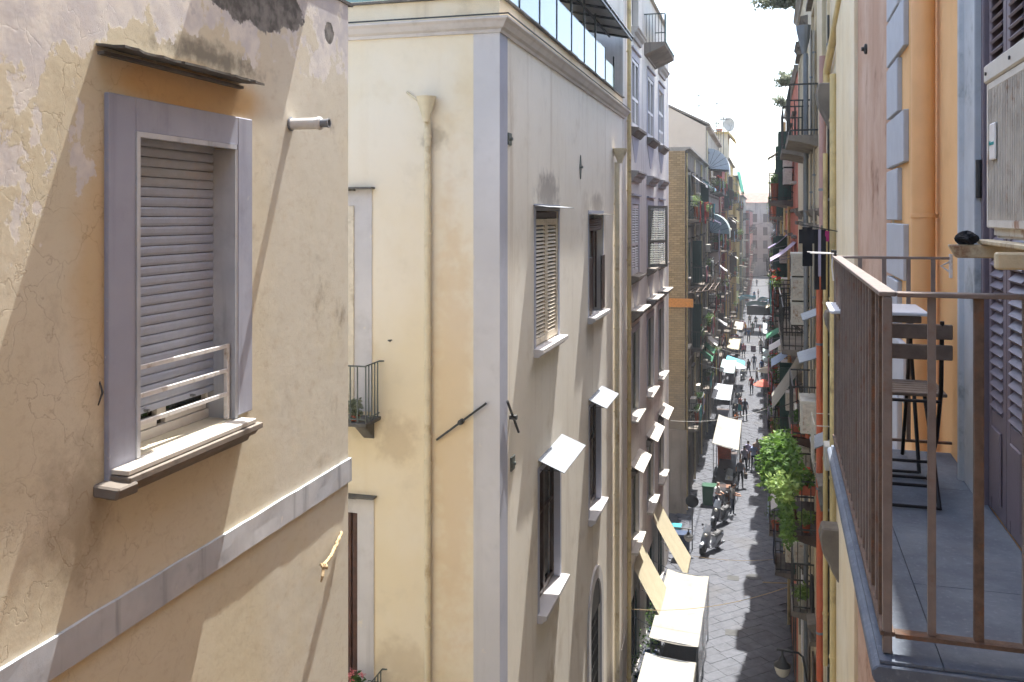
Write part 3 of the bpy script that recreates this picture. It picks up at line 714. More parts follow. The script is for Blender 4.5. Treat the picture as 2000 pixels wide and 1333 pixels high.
def building_c():
    Bd = thing('lilac_grey_building', 'tall lilac grey building with violet framed windows and a glass balcony at the top', 'building', fC.M)
    L = 41.9-28.05; top = 23.85
    cols = [(30.0, 31.7), (34.2, 36.1), (38.0, 39.8)]; cols = [(a-28.05, b-28.05) for a, b in cols]
    rows = [(18.55, 20.85), (13.65, 16.0), (8.9, 11.7), (4.6, 6.9)]
    holes = [(a, b, c, d) for a, b in cols for c, d in rows] + [(a-.3, b+.3, 0.1, 2.9) for a, b in cols] + [(cols[0][0], cols[0][1], 21.9, 23.6)]
    mb = MB(); wall_holes(mb, 0, L, -0.1, top, holes, .25); shell(mb, 0, L, -0.1, top, 10.0)
    part(Bd, 'wall', mb, M['wall_c'])
    part(Bd, 'roof_edge', MB().box(-.1, L+.12, -.12, 10.1, top+.002, top+.07), M['concrete'])
    part(Bd, 'corner_strip', MB().box(L-.55, L+.012, -.015, .004, -.1, top), M['lilac_b'])
    drainpipe(Bd, fC.M, fC.at(1222, 500)[0]+.12, 0.0, top-.2, 0.065, M['pipe_yellow'], [2.2*k+1 for k in range(10)], hop=False)
    for ci, (a, b) in enumerate(cols):
        for ri, (c, d) in enumerate(rows):
            W = part(Bd, 'window', MB().box(a, b, .22, .26, c, d), M['glass'])
            mid = (a+b)/2
            s = MB(); frame_ring(s, a, b, c, d, .22, -.02, .004, bottom=False); part(W, 'surround', s, M['violet_c'], fC.M)
            if ri < 2:
                if ri == 0 and ci == 2:
                    fr = MB(); frame_ring(fr, a+.08, b-.08, c+1.5, d-.08, .08, .08, .14)
                    fr.box(mid-.05, mid+.05, .08, .14, c+1.42, d); part(W, 'frame', fr, M['white_pvc'], fC.M)
                    for h, x0, x1 in (('l', a+.01, mid), ('r', mid, b-.01)): shutter_leaf(W, fC.M, x0, x1, c+.02, c+1.4, .01, M['shutter_white'], h)
                elif ri == 1 and ci == 1:
                    shutter_leaf(W, fC.M, a+.01, mid, c+.02, d-.02, -.02, M['shutter_grey'], 'l', 45); shutter_leaf(W, fC.M, mid, b-.01, c+.02, d-.02, -.02, M['shutter_grey'], 'r', 0)
                else:
                    for h, x0, x1 in (('l', a+.01, mid), ('r', mid, b-.01)): shutter_leaf(W, fC.M, x0, x1, c+.02, d-.02, .0, M['shutter_white'], h)
                h = MB(); corbel_hood(h, a, b, d+(.62 if ri == 0 else .75), .27, .32, .24); part(W, 'hood', h, M['stone_c'], fC.M)
                h = MB().box(a-.2, b+.2, -.09, 0.003, d+.27, d+.33); part(W, 'hood_band', h, M['violet_c'], fC.M)
                s = MB().prism([(0.02, c-.30), (-.06, c-.30), (-.20, c-.15), (-.26, c-.13), (-.26, c-.05), (0.1, c)], 'x', a-.2, b+.2); part(W, 'sill', s, M['stone'], fC.M)
                t_ = MB().prism([(a-.05, c-.302), (b+.05, c-.302), (mid+.12, c-1.15), (mid-.12, c-1.15)], 'y', -.018, .003); part(W, 'apron', t_, M['violet_c'], fC.M)
            else:
                fr = MB(); frame_ring(fr, a+.07, b-.07, c+.07, d-.07, .07, .1, .16); fr.box(mid-.05, mid+.05, .1, .16, c+.07, d-.07)
                part(W, 'frame', fr, M['shutter_grey'], fC.M)
                part(W, 'sill', MB().box(a-.22, b+.22, -.24, .1, c-.10, c-.02), M['marble'], fC.M, bevel=.006)
                if ri == 2:
                    h = MB(); corbel_hood(h, a, b, d+.42, .36, .3); part(W, 'hood', h, M['stone'], fC.M)
                    part(W, 'hood_slab', MB().box(a-.25, b+.32, -.40, .005, d+.755, d+.80), M['marble'], fC.M)
                else:
                    h = MB().slab(lambda u, v: (a-.35+(b-a+.6)*u, .02-.45*v, d+.55-.22*v), 3, 1, (0, 0, .03)); part(W, 'canopy', h, M['marble'], fC.M)
                    part(W, 'hood', corbel_hood(MB(), a, b, d+.12, .22, .22, .3), M['stone'], fC.M)
        # shop door on the ground floor
        D = part(Bd, 'shop_door', MB().box(a-.3, b+.3, .2, .24, .1, 2.9), M['dark']); frm = MB(); frame_ring(frm, a-.24, b+.24, .16, 2.84, .06, .1, .16); part(D, 'frame', frm, M['shutter_green'], fC.M)
    # top balcony with a green glass front
    a, b = cols[1][0]-1.0, cols[1][1]+.6; zs = 21.9; out = .75
    Bl = part(Bd, 'balcony', MB().prism([(0, zs-.45), (-out*.8, zs-.2), (-out, zs-.12), (-out, zs), (0, zs)], 'x', a, b), M['stone'])
    rl = MB().box(a, b, -out, -out+.03, zs+1.0, zs+1.04).box(a, a+.03, -out+.031, 0, zs+1.0, zs+1.04).box(b-.03, b, -out+.031, 0, zs+1., zs+1.04)
    for k in range(7): rl.box(a, a+.03, -out+.11*k, -out+.11*k+.02, zs, zs+1.0)
    for k in range(24): rl.box(a+(b-a)*k/23.-.01, a+(b-a)*k/23.+.01, -out, -out+.02, zs, zs+1.0)
    part(Bl, 'railing', rl, M['iron_green'], fC.M)
    part(Bl, 'screen', MB().box(a+.08, b+.02, -out-.04, -out-.02, zs+.0, zs+1.25), M['glass_green'], fC.M)
    part(Bd, 'window', MB().box(cols[0][0], cols[0][1], .2, .24, 21.9, 23.6), M['glass'])
M['stone_c'] = plaster('grey_painted_moulding', '#a09d9b', '#aeaba7', '#6a6661', 0.5, 0.4, 0.3, 2.0)
building_c()
def brick_mat():
    t = NT('yellow_tuff_blocks'); b = t.n('ShaderNodeTexBrick')
    m = t.n('ShaderNodeMapping'); m.inputs['Rotation'].default_value = (R(90), 0, 0); t.ln(t.geo.outputs['Position'], m.inputs['Vector'])
    nz = t.n('ShaderNodeTexNoise'); nz.inputs['Scale'].default_value = 2.5; va = t.n('ShaderNodeVectorMath', operation='MULTIPLY_ADD'); t.ln(nz.outputs[1], va.inputs[0]); va.inputs[1].default_value = (.09, .09, .09); t.ln(m.outputs[0], va.inputs[2])
    t.ln(va.outputs[0], b.inputs['Vector']); b.inputs['Scale'].default_value = 1.0; b.inputs['Brick Width'].default_value = .30; b.inputs['Row Height'].default_value = .115; b.inputs['Mortar Size'].default_value = .012; b.inputs['Mortar Smooth'].default_value = .4
    b.inputs['Color1'].default_value = lin('#a08a68'); b.inputs['Color2'].default_value = lin('#867355'); b.inputs['Mortar'].default_value = lin('#71624a')
    z = t.ramp(t.sep()[2], 3.0, 8.5, 0.0, 1.0)
    c = t.mix(t.math('MULTIPLY', t.ramp(t.noise(1.2, 7, .7), .42, .72), .55), b.outputs[0], '#8c7c62')
    c = t.mix(t.math('MULTIPLY', t.math('SUBTRACT', 1.0, z), t.ramp(t.noise(.7, 6), .3, .55)), c, '#7d7468')
    return t.out(c, .95, t.bump(t.math('ADD', b.outputs[1], t.noise(14, 5)), -.4, .03), spec=.1)
M['tuff'] = brick_mat()
M['grime'] = plaster('grimy_grey_render', '#7f7468', '#94897c', '#453d36', 0.6, 0.7, 0.3, 0.7)
M['grey_old'] = plaster('old_grey_render', '#9b9488', '#aaa397', '#5c5448', 0.6, 0.7, 0.3, 0.7)
M['pink_old'] = plaster('faded_pink_render', '#b97f72', '#c69184', '#71504a', 0.45, 0.5, 0.3, 0.7)
M['red_old'] = plaster('dark_red_render', '#8f4a46', '#a05c55', '#54302d', 0.45, 0.5, 0.3, 0.7)
M['salmon'] = plaster('salmon_red_render', '#c4715a', '#cf8570', '#8a4c3c', 0.4, 0.4, 0.25, 0.7)
M['yellow_old'] = plaster('mustard_render', '#c4a869', '#d0b983', '#7c6a45', 0.45, 0.5, 0.3, 0.7)
M['cream_old'] = plaster('stained_cream_render', '#cdbd9e', '#d8cbb2', '#8a795c', 0.5, 0.7, 0.25, 0.8)
M['buff_gable'] = plaster('buff_gable_render', '#c9b6a0', '#d1c0ac', '#9a876f', 0.2, 0.25, 0.15, 0.5)
M['tile_roof'] = plaster('terracotta_roof', '#85695c', '#94796c', '#63504a', 0.4, 0.2, 0.4, 2.0)
def balcony(p, F_, a, b, z, out, rail='iron', slab='stone', name='balcony', ht=.98, panel=None):
    Bl = part(p, name, MB().prism([(0, z-.22), (-out*.7, z-.12), (-out, z-.10), (-out, z), (0, z)], 'x', a, b), M[slab], F_.M)
    r = MB()
    for k in (0, 1): r.box(a+.02, b-.02, -out+.02, -out+.045, z+.08+k*(ht-.1), z+.11+k*(ht-.1)); r.box(a+.02, a+.045, -out+.046, 0, z+.08+k*(ht-.1), z+.11+k*(ht-.1)); r.box(b-.045, b-.02, -out+.046, 0, z+.08+k*(ht-.1), z+.11+k*(ht-.1))
    n = max(2, int((b-a)/.14))
    for k in range(n+1): q = a+.03+(b-a-.06)*k/n; r.box(q-.009, q+.009, -out+.022, -out+.04, z, z+ht)
    n = max(2, int(out/.14))
    for k in range(1, n+1):
        q = -out+.03+(out-.05)*k/n
        r.box(a+.022, a+.04, q-.009, q+.009, z, z+ht); r.box(b-.04, b-.022, q-.009, q+.009, z, z+ht)
    part(Bl, 'railing', r, M[rail], F_.M)
    if panel: part(Bl, 'screen', MB().box(a+.05, b-.05, -out-.01, -out+.005, z+.1, z+ht-.05), M[panel], F_.M)
    return Bl
def far_window(p, F_, a, b, c, d, surround, leaf, state, sub=True):
    W = part(p, 'window', MB().box(a, b, .15, .2, c, d), M['glass'], F_.M)
    if not sub: return W
    s = MB(); frame_ring(s, a, b, c, d, .14, -.04, .004, bottom=False); part(W, 'surround', s, M[surround], F_.M)
    mid = (a+b)/2
    if state == 'shut':
        part(W, 'shutter', MB().box(a+.01, mid-.008, .03, .07, c+.02, d-.02), M[leaf], F_.M); part(W, 'shutter', MB().box(mid+.008, b-.01, .03, .07, c+.02, d-.02), M[leaf], F_.M)
    elif state == 'open':
        part(W, 'shutter', MB().box(a-.5, a-.02, -.09, -.05, c+.02, d-.02), M[leaf], F_.M); part(W, 'shutter', MB().box(b+.02, b+.5, -.09, -.05, c+.02, d-.02), M[leaf], F_.M)
    elif state == 'out':
        part(W, 'shutter', MB().box(a, a+.05, -.5, 0, c+.02, d-.02), M[leaf], F_.M); part(W, 'shutter', MB().box(b-.05, b, -.5, 0, c+.02, d-.02), M[leaf], F_.M)
    part(W, 'lintel', MB().box(a-.22, b+.22, -.14, .003, d+.16, d+.25), M['stone'], F_.M)
    return W
HOUSES = {}
def street_house(name, label, side, y0, y1, x, top, wall, ncol, floors, surround='grey_old', leaf='shutter_brown', balc=.6, rail='iron', sub=True, pipes=1, seed=1, roof='concrete', depth=9.0, ground=True):
    rnd = random.Random(seed)
    F_ = Facade(x, y0, 90) if side == 'l' else Facade(x, y1, -90)
    Bd = thing(name, label, 'building', F_.M); L = y1-y0
    ovh = .30 if side == 'l' else .12
    fh = (top-4.2)/floors; holes = []; info = []
    for i in range(floors):
        for k in range(ncol):
            uc = L*(k+.5)/ncol+rnd.uniform(-.15, .15); wd = rnd.uniform(.95, 1.15); z = 4.2+fh*i+.12; hgt = min(2.5, fh*.66)
            bal = rnd.random() < balc
            c = z if bal else z+.55
            holes.append((uc-wd/2, uc+wd/2, c, z+hgt)); info.append((i, k, uc, wd, c, z+hgt, bal))
    gh = []
    if ground:
        n = max(1, int(L/4))
        for k in range(n): uc = L*(k+.5)/n; gh.append((uc-1.0, uc+1.0, .1, 2.9))
    mb = MB(); wall_holes(mb, 0, L, -.1, top, holes+gh, .2); shell(mb, 0, L, -.1, top, depth)
    part(Bd, 'wall', mb, M[wall])
    part(Bd, 'roof_edge', MB().prism([(depth, top+.002), (-.04, top+.002), (-.06, top+.06), (-ovh, top+.12), (-ovh, top+.2), (depth, top+.24)], 'x', -.05, L+.05), M[roof])
    for g in gh:
        D = part(Bd, 'shop_door', MB().box(g[0], g[1], .14, .2, .1, 2.9), M['dark'])
        if sub: s = MB(); frame_ring(s, g[0], g[1], .1, 2.9, .12, -.05, .004, bottom=False); part(D, 'surround', s, M['stone'], F_.M)
    outs = []
    for (i, k, uc, wd, c, d, bal) in info:
        far_window(Bd, F_, uc-wd/2, uc+wd/2, c, d, surround, leaf, rnd.choice(['shut', 'open', 'none', 'out', 'shut']), sub)
        if bal:
            o = rnd.uniform(.6, .85); e = rnd.uniform(.35, .6)
            balcony(Bd, F_, uc-wd/2-e, uc+wd/2+e, c-.02, o, rail); outs.append((i, k, uc, wd/2+e, c, o))
        elif sub: part(Bd, 'sill', MB().box(uc-wd/2-.2, uc+wd/2+.2, -.18, .02, c-.09, c-.01), M['marble'], F_.M)
    if sub:
        for i in range(1, floors): part(Bd, 'string_course', MB().prism([(.01, 4.2+fh*i-.34), (-.05, 4.2+fh*i-.32), (-.08, 4.2+fh*i-.22), (.01, 4.2+fh*i-.2)], 'x', 0, L), M['stone'])
    for k in range(pipes):
        u = L*(k+.02)/max(1, pipes)+.25; drainpipe(Bd, F_.M, u, .1, top-.1, .055, M[rnd.choice(['pipe_cream', 'zinc', 'pipe_yellow'])], [3*j+2 for j in range(int(top/3.2))], hop=False)
    HOUSES[name] = (F_, outs, L, top); return Bd
# ---- left side of the street beyond the cross lane
bD = street_house('tuff_building', 'old grey building with a bare yellow tuff block flank and grimy balconies', 'l', 48.4, 66.0, -4.0, 19.0, 'grime', 5, 4, 'grey_old', 'shutter_green', .62, 'iron_green', pipes=3, seed=4, depth=8.0)
part(bD, 'tuff_flank', MB().box(-8.0, .02, -.03, .02, -.1, 19.0), M['tuff'], frame(-4.0, 48.38, 0, 0))
part(bD, 'stone_footing', MB().box(-8.0, .10, -.10, -.032, -.1, 4.4), M['grime'], frame(-4.0, 48.38, 0, 0))
bE = street_house('buff_gabled_building', 'grey building with a plain buff gable rising above the tuff building', 'l', 66.05, 86.0, -4.0, 21.8, 'grey_old', 5, 4, 'cream_old', 'shutter_brown', .7, 'iron', seed=9, roof='grime')
gx = frame(-4.0, 66.0, 0, 0)
part(bE, 'gable', MB().prism([(-9, 18.8), (.02, 18.8), (.02, 21.95), (-2.6, 23.4), (-9, 23.9)], 'y', -.05, .04), M['buff_gable'], gx)
part(bE, 'gable_roof', MB().prism([(.3, 22.0), (-2.6, 23.45), (-9, 23.95), (-9, 24.1), (-2.6, 23.6), (.3, 22.15)], 'y', -.12, 19.5), M['grime'], gx)
street_house('dark_red_building', 'dark red narrow building with laundry on the balconies, left of the street', 'l', 86.05, 98.0, -3.95, 20.2, 'red_old', 3, 4, 'pink_old', 'shutter_green', .8, 'iron', seed=11)
bF = street_house('mustard_turret_building', 'pale yellow building with a small rooftop turret and satellite dish', 'l', 98.05, 118.0, -3.75, 21.5, 'yellow_old', 4, 4, 'grey_old', 'shutter_brown', .7, 'iron', seed=14)
tf = frame(-3.75, 99.0, 0, 0)
part(bF, 'turret', MB().box(-2.4, .05, .5, 6.0, 21.7, 24.3), M['cream_old'], tf); part(bF, 'turret_roof', MB().prism([(-2.5, 24.302), (.1, 24.302), (.75, 23.6), (.8, 23.75), (.15, 24.55), (-2.5, 24.6)], 'y', .3, 6.2), M['yellow_old'], tf)
street_house('green_netted_building', 'yellow ochre building with green netting over its roof edge', 'l', 118.05, 140.0, -3.5, 20.5, 'yellow_old', 4, 4, 'cream_old', 'shutter_green', .6, 'iron', sub=False, seed=17)
street_house('pale_far_building', 'pale grey far building past the green netting, left side', 'l', 140.05, 172.0, -3.2, 18.5, 'grey_old', 6, 4, 'cream_old', 'shutter_brown', .6, 'iron', sub=False, seed=18)
street_house('pink_far_building', 'faded pink farthest building on the left of the street', 'l', 172.05, 236.0, -2.7, 16.5, 'pink_old', 9, 3, 'cream_old', 'shutter_brown', .5, 'iron', sub=False, seed=19)
# ---- the end of the street
endF = Facade(-9.0, 242.0, 0)
bEnd = thing('end_building', 'grey building with a terracotta roof closing the far end of the street', 'building', endF.M)
hs = [(1.0+2.6*k, 2.1+2.6*k, 3.8+3.4*i, 5.9+3.4*i) for k in range(7) for i in range(4)]
part(bEnd, 'wall', shell(wall_holes(MB(), -6, 24, -.1, 19.0, hs, .2), -6, 24, -.1, 19.0, 10), M['grey_old'])
for h in hs: part(bEnd, 'window', MB().box(h[0], h[1], .12, .18, h[2], h[3]), M['shutter_brown'], endF.M)
part(bEnd, 'roof', MB().prism([(-.6, 19.0), (5, 21.6), (10.5, 19.0)], 'x', -6.4, 24.4), M['tile_roof'])
# ================================================================= near right: orange building and its balcony
fR = Facade(0.9 - 0.0157*4.5, 0.0, -90.9)            # local x runs towards the camera, so it is about -Y
M['orange'] = plaster('orange_render', '#e3b27a', '#e8bc88', '#bd8e5c', 0.3, 0.35, 0.12, 1.5)
M['grey_quoin'] = plain('grey_quoin_paint', '#aeb1b6', 0.7, var=0.05, scale=6, bump=0.12)
M['orange_pipe'] = plain('orange_pipe_paint', '#e2ae76', 0.5, var=0.06, scale=4, bump=0.04)
M['pink_brown_soffit'] = plaster('stained_soffit_render', '#a8978a', '#b8a89b', '#6f5c50', 0.6, 0.3, 0.4, 1.5)
M['jamb'] = plain('grey_green_door_frame', '#b0b5b8', 0.5, var=0.08, scale=7, bump=0.05, dirt=lin('#7d8484')[:3])
M['persiana'] = plain('purple_brown_louvre_paint', '#6f646b', 0.45, var=0.08, scale=8, bump=0.04)
M['rail'] = plain('brown_grey_rail_paint', '#72665f', 0.5, var=0.14, scale=14, bump=0.2, dirt=lin('#6b4a38')[:3])
M['rust'] = plain('rusty_bar', '#5d4a3c', 0.8, var=0.3, scale=25, bump=0.5, dirt=lin('#7a4d2e')[:3])
def slab_mat():
    t = NT('blue_grey_slate_floor')
    c = t.mix(t.ramp(t.noise(5, 7, .7), .35, .7), '#4d5561', '#5f6872')
    c = t.mix(t.math('MULTIPLY', t.ramp(t.noise(60, 4), .55, .7), .35), c, '#7c838d')
    c = t.mix(t.math('MULTIPLY', t.ramp(t.noise(1.6, 6, .7), .55, .75), .5), c, '#7d7a76')
    return t.out(c, t.ramp(t.noise(9, 5), .3, .7, .6, .8), t.bump(t.noise(50, 5), .12, .003))
M['slab'] = slab_mat()
def ac_mat():
    t = NT('rusting_white_enamel')
    r = t.ramp(t.noise(9, 7, .7, t.pos(1, 1, .6)), .54, .66)
    c = t.mix(t.math('MULTIPLY', t.ramp(t.noise(4, 5), .4, .7), .5), '#d5d0c4', '#b5aea0')
    return t.out(t.mix(t.math('MULTIPLY', r, .9), c, '#8a5a34'), .55, t.bump(r, .2, .004))
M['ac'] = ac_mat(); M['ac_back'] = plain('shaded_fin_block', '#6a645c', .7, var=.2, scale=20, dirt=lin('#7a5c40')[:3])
M['ac_clean'] = plain('weathered_white_enamel', '#c2beb2', .5, var=.06, scale=5, bump=.04, dirt=lin('#9a9282')[:3])
M['grille'] = plain('grey_grille_wire', '#c2baac', .6, var=.15, scale=14, bump=.1, dirt=lin('#8a6544')[:3])
def near_right():
    at = fR.at
    Bd = thing('orange_building', 'orange rendered building with grey quoins on the right edge', 'building', fR.M)
    xq = at(1741, 400)[0]; top = 21.9
    dl, dr = at(1926, 700)[0], at(1926, 700)[0]+1.35
    zf = CAMH-1.206
    hole = (dl, dr, zf, zf+3.1)
    mb = MB(); wall_holes(mb, xq, 9.0, -.1, top, [hole], .22); shell(mb, xq, 9.0, -.1, top, 9.0)
    part(Bd, 'wall', mb, M['orange'])
    part(Bd, 'roof_edge', MB().prism([(9, top+.002), (-.02, top+.002), (-.06, top+.1), (-.06, top+.2), (9, top+.25)], 'x', xq, 9.0), M['concrete'])
    # quoins: alternately long and short blocks
    edges = [(-120, 1), (14, 0), (103, 1), (206, 0), (327, 1), (425, 0), (531, 1)]
    zt = [at(1742, y)[1] for y in (-95, 45, 135, 237, 333, 433, 536, 640, 745, 850, 955, 1060, 1165, 1270)]
    for k in range(len(zt)-1):
        wide = k % 2 == 1
        part(Bd, 'quoin', MB().box(xq-.004, at(1775 if wide else 1762, 300)[0], -.035, .004, zt[k+1]+.012, zt[k]-.012), M['grey_quoin'], bevel=.006)
    # orange drainpipe
    px = at(1803, 400, .075)[0]; D = part(Bd, 'drainpipe', MB().tube([(px, -.075, -.1), (px, -.075, top-.1)], .062, 20), M['orange_pipe'], smooth=True)
    for y in (422, 1000, -300): part(D, 'bracket', MB().lathe([(.063, -.012), (.067, -.010), (.067, .010), (.063, .012)], (px, -.075, at(1803, y)[1]), 20).box(px-.01, px+.01, -.02, .005, at(1803, y)[1]-.01, at(1803, y)[1]+.01), M['orange_pipe'], smooth=True)
    # door: stone frame, hinges, louvred leaves
    J = at(1891, 700)[0]
    Dr = part(Bd, 'balcony_door', MB().box(dl, dr, .19, .22, zf, zf+3.1), M['dark'])
    jm = MB(); prof = [(J, .004), (J, -.035), (J+.03, -.05), (J+.06, -.05), (J+.075, -.03), (dl-.05, -.03), (dl-.03, -.045), (dl, -.045), (dl, .004)]
    jm.prism(prof, 'z', zf, zf+3.1); jm.box(J, dr+.15, -.05, .004, zf+3.1, zf+3.3)
    part(Dr, 'door_frame', jm, M['jamb'], fR.M, bevel=.003)
    part(Dr, 'hinge_post', MB().box(dl+.001, dl+.045, -.02, .15, zf+.004, zf+3.09), M['persiana'], fR.M, bevel=.004)
    for z in (zf+1.28, zf+.3, zf+2.3): part(Dr, 'hinge', MB().tube([(dl+.012, -.03, z), (dl+.012, -.03, z+.16)], .012, 10), M['iron'], fR.M, smooth=True)
    lw = .30
    for n in range(4):
        x0 = dl+.05+n*(lw+.012); Lf = part(Dr, 'louvred_leaf', MB().box(x0, x0+.05, .0, .04, zf+.012, zf+3.05).box(x0+lw-.05, x0+lw, .0, .04, zf+.012, zf+3.05).box(x0+.051, x0+lw-.051, .002, .038, zf+.012, zf+.42).box(x0+.051, x0+lw-.051, .002, .038, zf+1.15, zf+1.32).box(x0+.051, x0+lw-.051, .002, .038, zf+2.9, zf+3.05), M['persiana'], fR.M, bevel=.003)
        part(Lf, 'panel_moulding', MB().box(x0+.07, x0+lw-.07, -.008, .003, zf+.07, zf+.36), M['persiana'], fR.M, bevel=.005)
        hw = (lw-.10)/2
        sme = MB().slab(lambda u, v: (-hw+2*hw*u, -.014+.05*v, -.020+.052*v), 1, 3, (0, -.006, .008)).data('louvre', M['persiana'])
        for z0, z1 in ((zf+.45, zf+1.14), (zf+1.35, zf+2.9)):
            z = z0
            while z < z1:
                piece(Lf, 'louvre', sme, fR.M @ T(x0+lw/2, .012, z)); z += .044
    # balcony
    c0 = at(1719.6, 1272, .0)  # unused guide
    xo = .268
    out = .54; xn = -2.66; xf = -5.0
    Bl = part(Bd, 'balcony', MB().prism([(.01, zf-.055), (-out-.03, zf-.055), (-out-.045, zf-.045), (-out-.05, zf-.03), (-out-.05, zf-.012), (-out-.035, zf), (.01, zf)], 'x', xf-.03, xn+.05), M['slab'], bevel=.004)
    # floor slabs with fine joints
    xs = [xf-.02, -4.35, -3.2, xn+.04]
    for a, b in zip(xs, xs[1:]):
        part(Bl, 'floor_slab', MB().box(a+.0015, b-.0015, -out+.13, -.002, zf+.002, zf+.010), M['slab'], fR.M)
    part(Bl, 'edge_slab', MB().box(xf-.02, xn+.04, -out-.03, -out+.127, zf+.002, zf+.010), M['slab'], fR.M)
    part(Bl, 'soffit', MB().box(xf, xn, -out+.05, -.002, zf-.34, zf-.057), M['pink_brown_soffit'], fR.M)
    zr = zf+1.0
    r0 = -out-.006
    def rect(a, b): return (a, b)
    part(Bl, 'hand_rail', MB().box(xf, xn, r0-.022, r0+.022, zr-.014, zr).box(xn-.03, xn+.015, r0+.023, .0, zr-.014, zr-.001).box(xf-.005, xf+.02, r0+.023, .0, zr-.014, zr-.001), M['rail'], fR.M, bevel=.002)
    part(Bl, 'foot_rail', MB().box(xf, xn, r0-.018, r0+.018, zf+.06, zf+.072).box(xn-.028, xn+.008, r0+.019, .0, zf+.06, zf+.0715).box(xf-.002, xf+.02, r0+.019, .0, zf+.06, zf+.0715), M['rust'], fR.M)
    bme = MB().box(-.009, .009, -.010, .010, 0, .915).data('baluster', M['rail'], bevel=.0015)
    bru = MB().box(-.010, .010, -.012, .012, 0, .915).data('baluster', M['rust'], bevel=.0015)
    part(Bl, 'corner_post', MB().box(xn-.025, xn, r0-.012, r0+.012, zf+.012, zr-.015), M['rail'], fR.M, bevel=.002)
    part(Bl, 'corner_post', MB().box(xf, xf+.02, r0-.012, r0+.012, zf+.012, zr-.015), M['rail'], fR.M, bevel=.002)
    n = 21
    for k in range(1, n): piece(Bl, 'baluster', bru if k in (1, 3) else bme, fR.M @ T(xn-.0125-.1075*k, r0, zf+.072))
    for k in range(1, 6): piece(Bl, 'baluster', bru if k == 2 else bme, fR.M @ T(xn-.012, r0+.115*k-.003, zf+.072))
    for k in range(1, 6): piece(Bl, 'baluster', bme, fR.M @ T(xf+.01, r0+.115*k, zf+.072))
    # wall hook plate by the rail
    hx, hz = at(1859, 520); part(Bd, 'hook_plate', MB().box(hx-.012, hx+.02, -.012, .002, hz-.06, hz+.06).tube([(hx, -.01, hz+.02), (hx, -.05, hz), (hx, -.01, hz-.03)], .006, 6), M['white_paint'], bevel=.003)
    # --- air conditioner on its rusty bracket
    ax, az = at(1931, 465, .27); atop = at(1931, 137, .27)[1]; hgt = atop-az
    AM = fR.M @ T(ax, -.27, az)
    A = thing('air_conditioner', 'rust streaked white air conditioner with a wire grille, mounted above the purple brown door', 'air conditioner', AM)
    part(A, 'casing', MB().box(0, .85, 0.012, .25, 0, hgt), M['ac'], bevel=.008, seg=2)
    part(A, 'top_cover', MB().box(-.006, .856, -.012, .256, hgt-.04, hgt+.012), M['ac_clean'], bevel=.005)
    fr = MB(); frame_ring(fr, .025, .81, .05, hgt-.062, .022, -.006, .013); part(A, 'front_frame', fr, M['ac'], bevel=.003)
    g = MB()
    for k in range(44): g.box(.028+.0178*k, .034+.0178*k, -.008, -.005, .05, hgt-.062)
    for k in range(9): g.box(.026, .809, -.005, -.001, .055+(hgt-.125)*k/8, .060+(hgt-.125)*k/8)
    part(A, 'grille', g, M['grille'])
    part(A, 'backing', MB().box(.025, .81, .004, .011, .05, hgt-.062), M['ac_back'])
    for x in (.03, .30, .6): part(A, 'screw', MB().tube([(x, -.011, hgt-.015), (x, -.016, hgt-.015)], .005, 8), M['iron'])
    bdx = .085
    b = part(A, 'badge', MB().box(bdx, bdx+.062, -.016, -.009, hgt*.45, hgt*.66), M['white_pvc'], bevel=.003)
    cu = bpy.data.curves.new('lettering', 'FONT'); cu.body = 'Hisense'; cu.size = .0175; cu.extrude = .0004; cu.align_x = 'CENTER'
    tmp = bpy.data.objects.new('tmp', cu); COL.objects.link(tmp); bpy.context.view_layer.update()
    me = bpy.data.meshes.new_from_object(tmp); bpy.data.objects.remove(tmp); me.materials.append(M['teal'])
    link('lettering', me, AM @ T(bdx+.031, -.0168, hgt*.535) @ Matrix.Rotation(R(90), 4, 'X'), b)
    K = thing('air_conditioner_bracket', 'rusty flaking steel bracket under the near air conditioner', 'bracket', fR.M @ T(ax, 0, az))
    part(K, 'arm', MB().hexa([(.02, -.36, -.055), (.05, -.36, -.055), (.05, .0, -.055), (.02, .0, -.055), (.02, -.38, -.018), (.05, -.38, -.018), (.05, .0, -.018), (.02, .0, -.018)]), M['rust_cream'], bevel=.004)
    part(K, 'arm', MB().box(.60, .63, -.38, 0, -.055, -.018), M['rust_cream'], bevel=.004)
    part(K, 'cross_bar', MB().box(.0, .75, -.30, -.26, -.017, -.004), M['rust_cream'], bevel=.003)
    part(K, 'rag', MB().grid(lambda u, v: (.03+(.03+.012*math.sin(u*31+v*9))*math.sin(v*3.14159)*math.cos(u*6.2832), -.33+(.028+.01*math.sin(u*25))*math.sin(v*3.14159)*math.sin(u*6.2832), -.002-.018*math.cos(v*3.14159)*(1+.3*math.sin(u*19))), 22, 8), M['black_rag'])
M['teal'] = plain('teal_print', '#2f9a96', .5, var=.02, bump=0)
M['rust_cream'] = plain('flaking_cream_steel', '#b5a88a', .7, var=.12, scale=12, bump=.4, dirt=lin('#6b3f22')[:3])
M['black_rag'] = plain('black_rag', '#15171c', .9, var=.3, scale=40, bump=.6)
near_right()
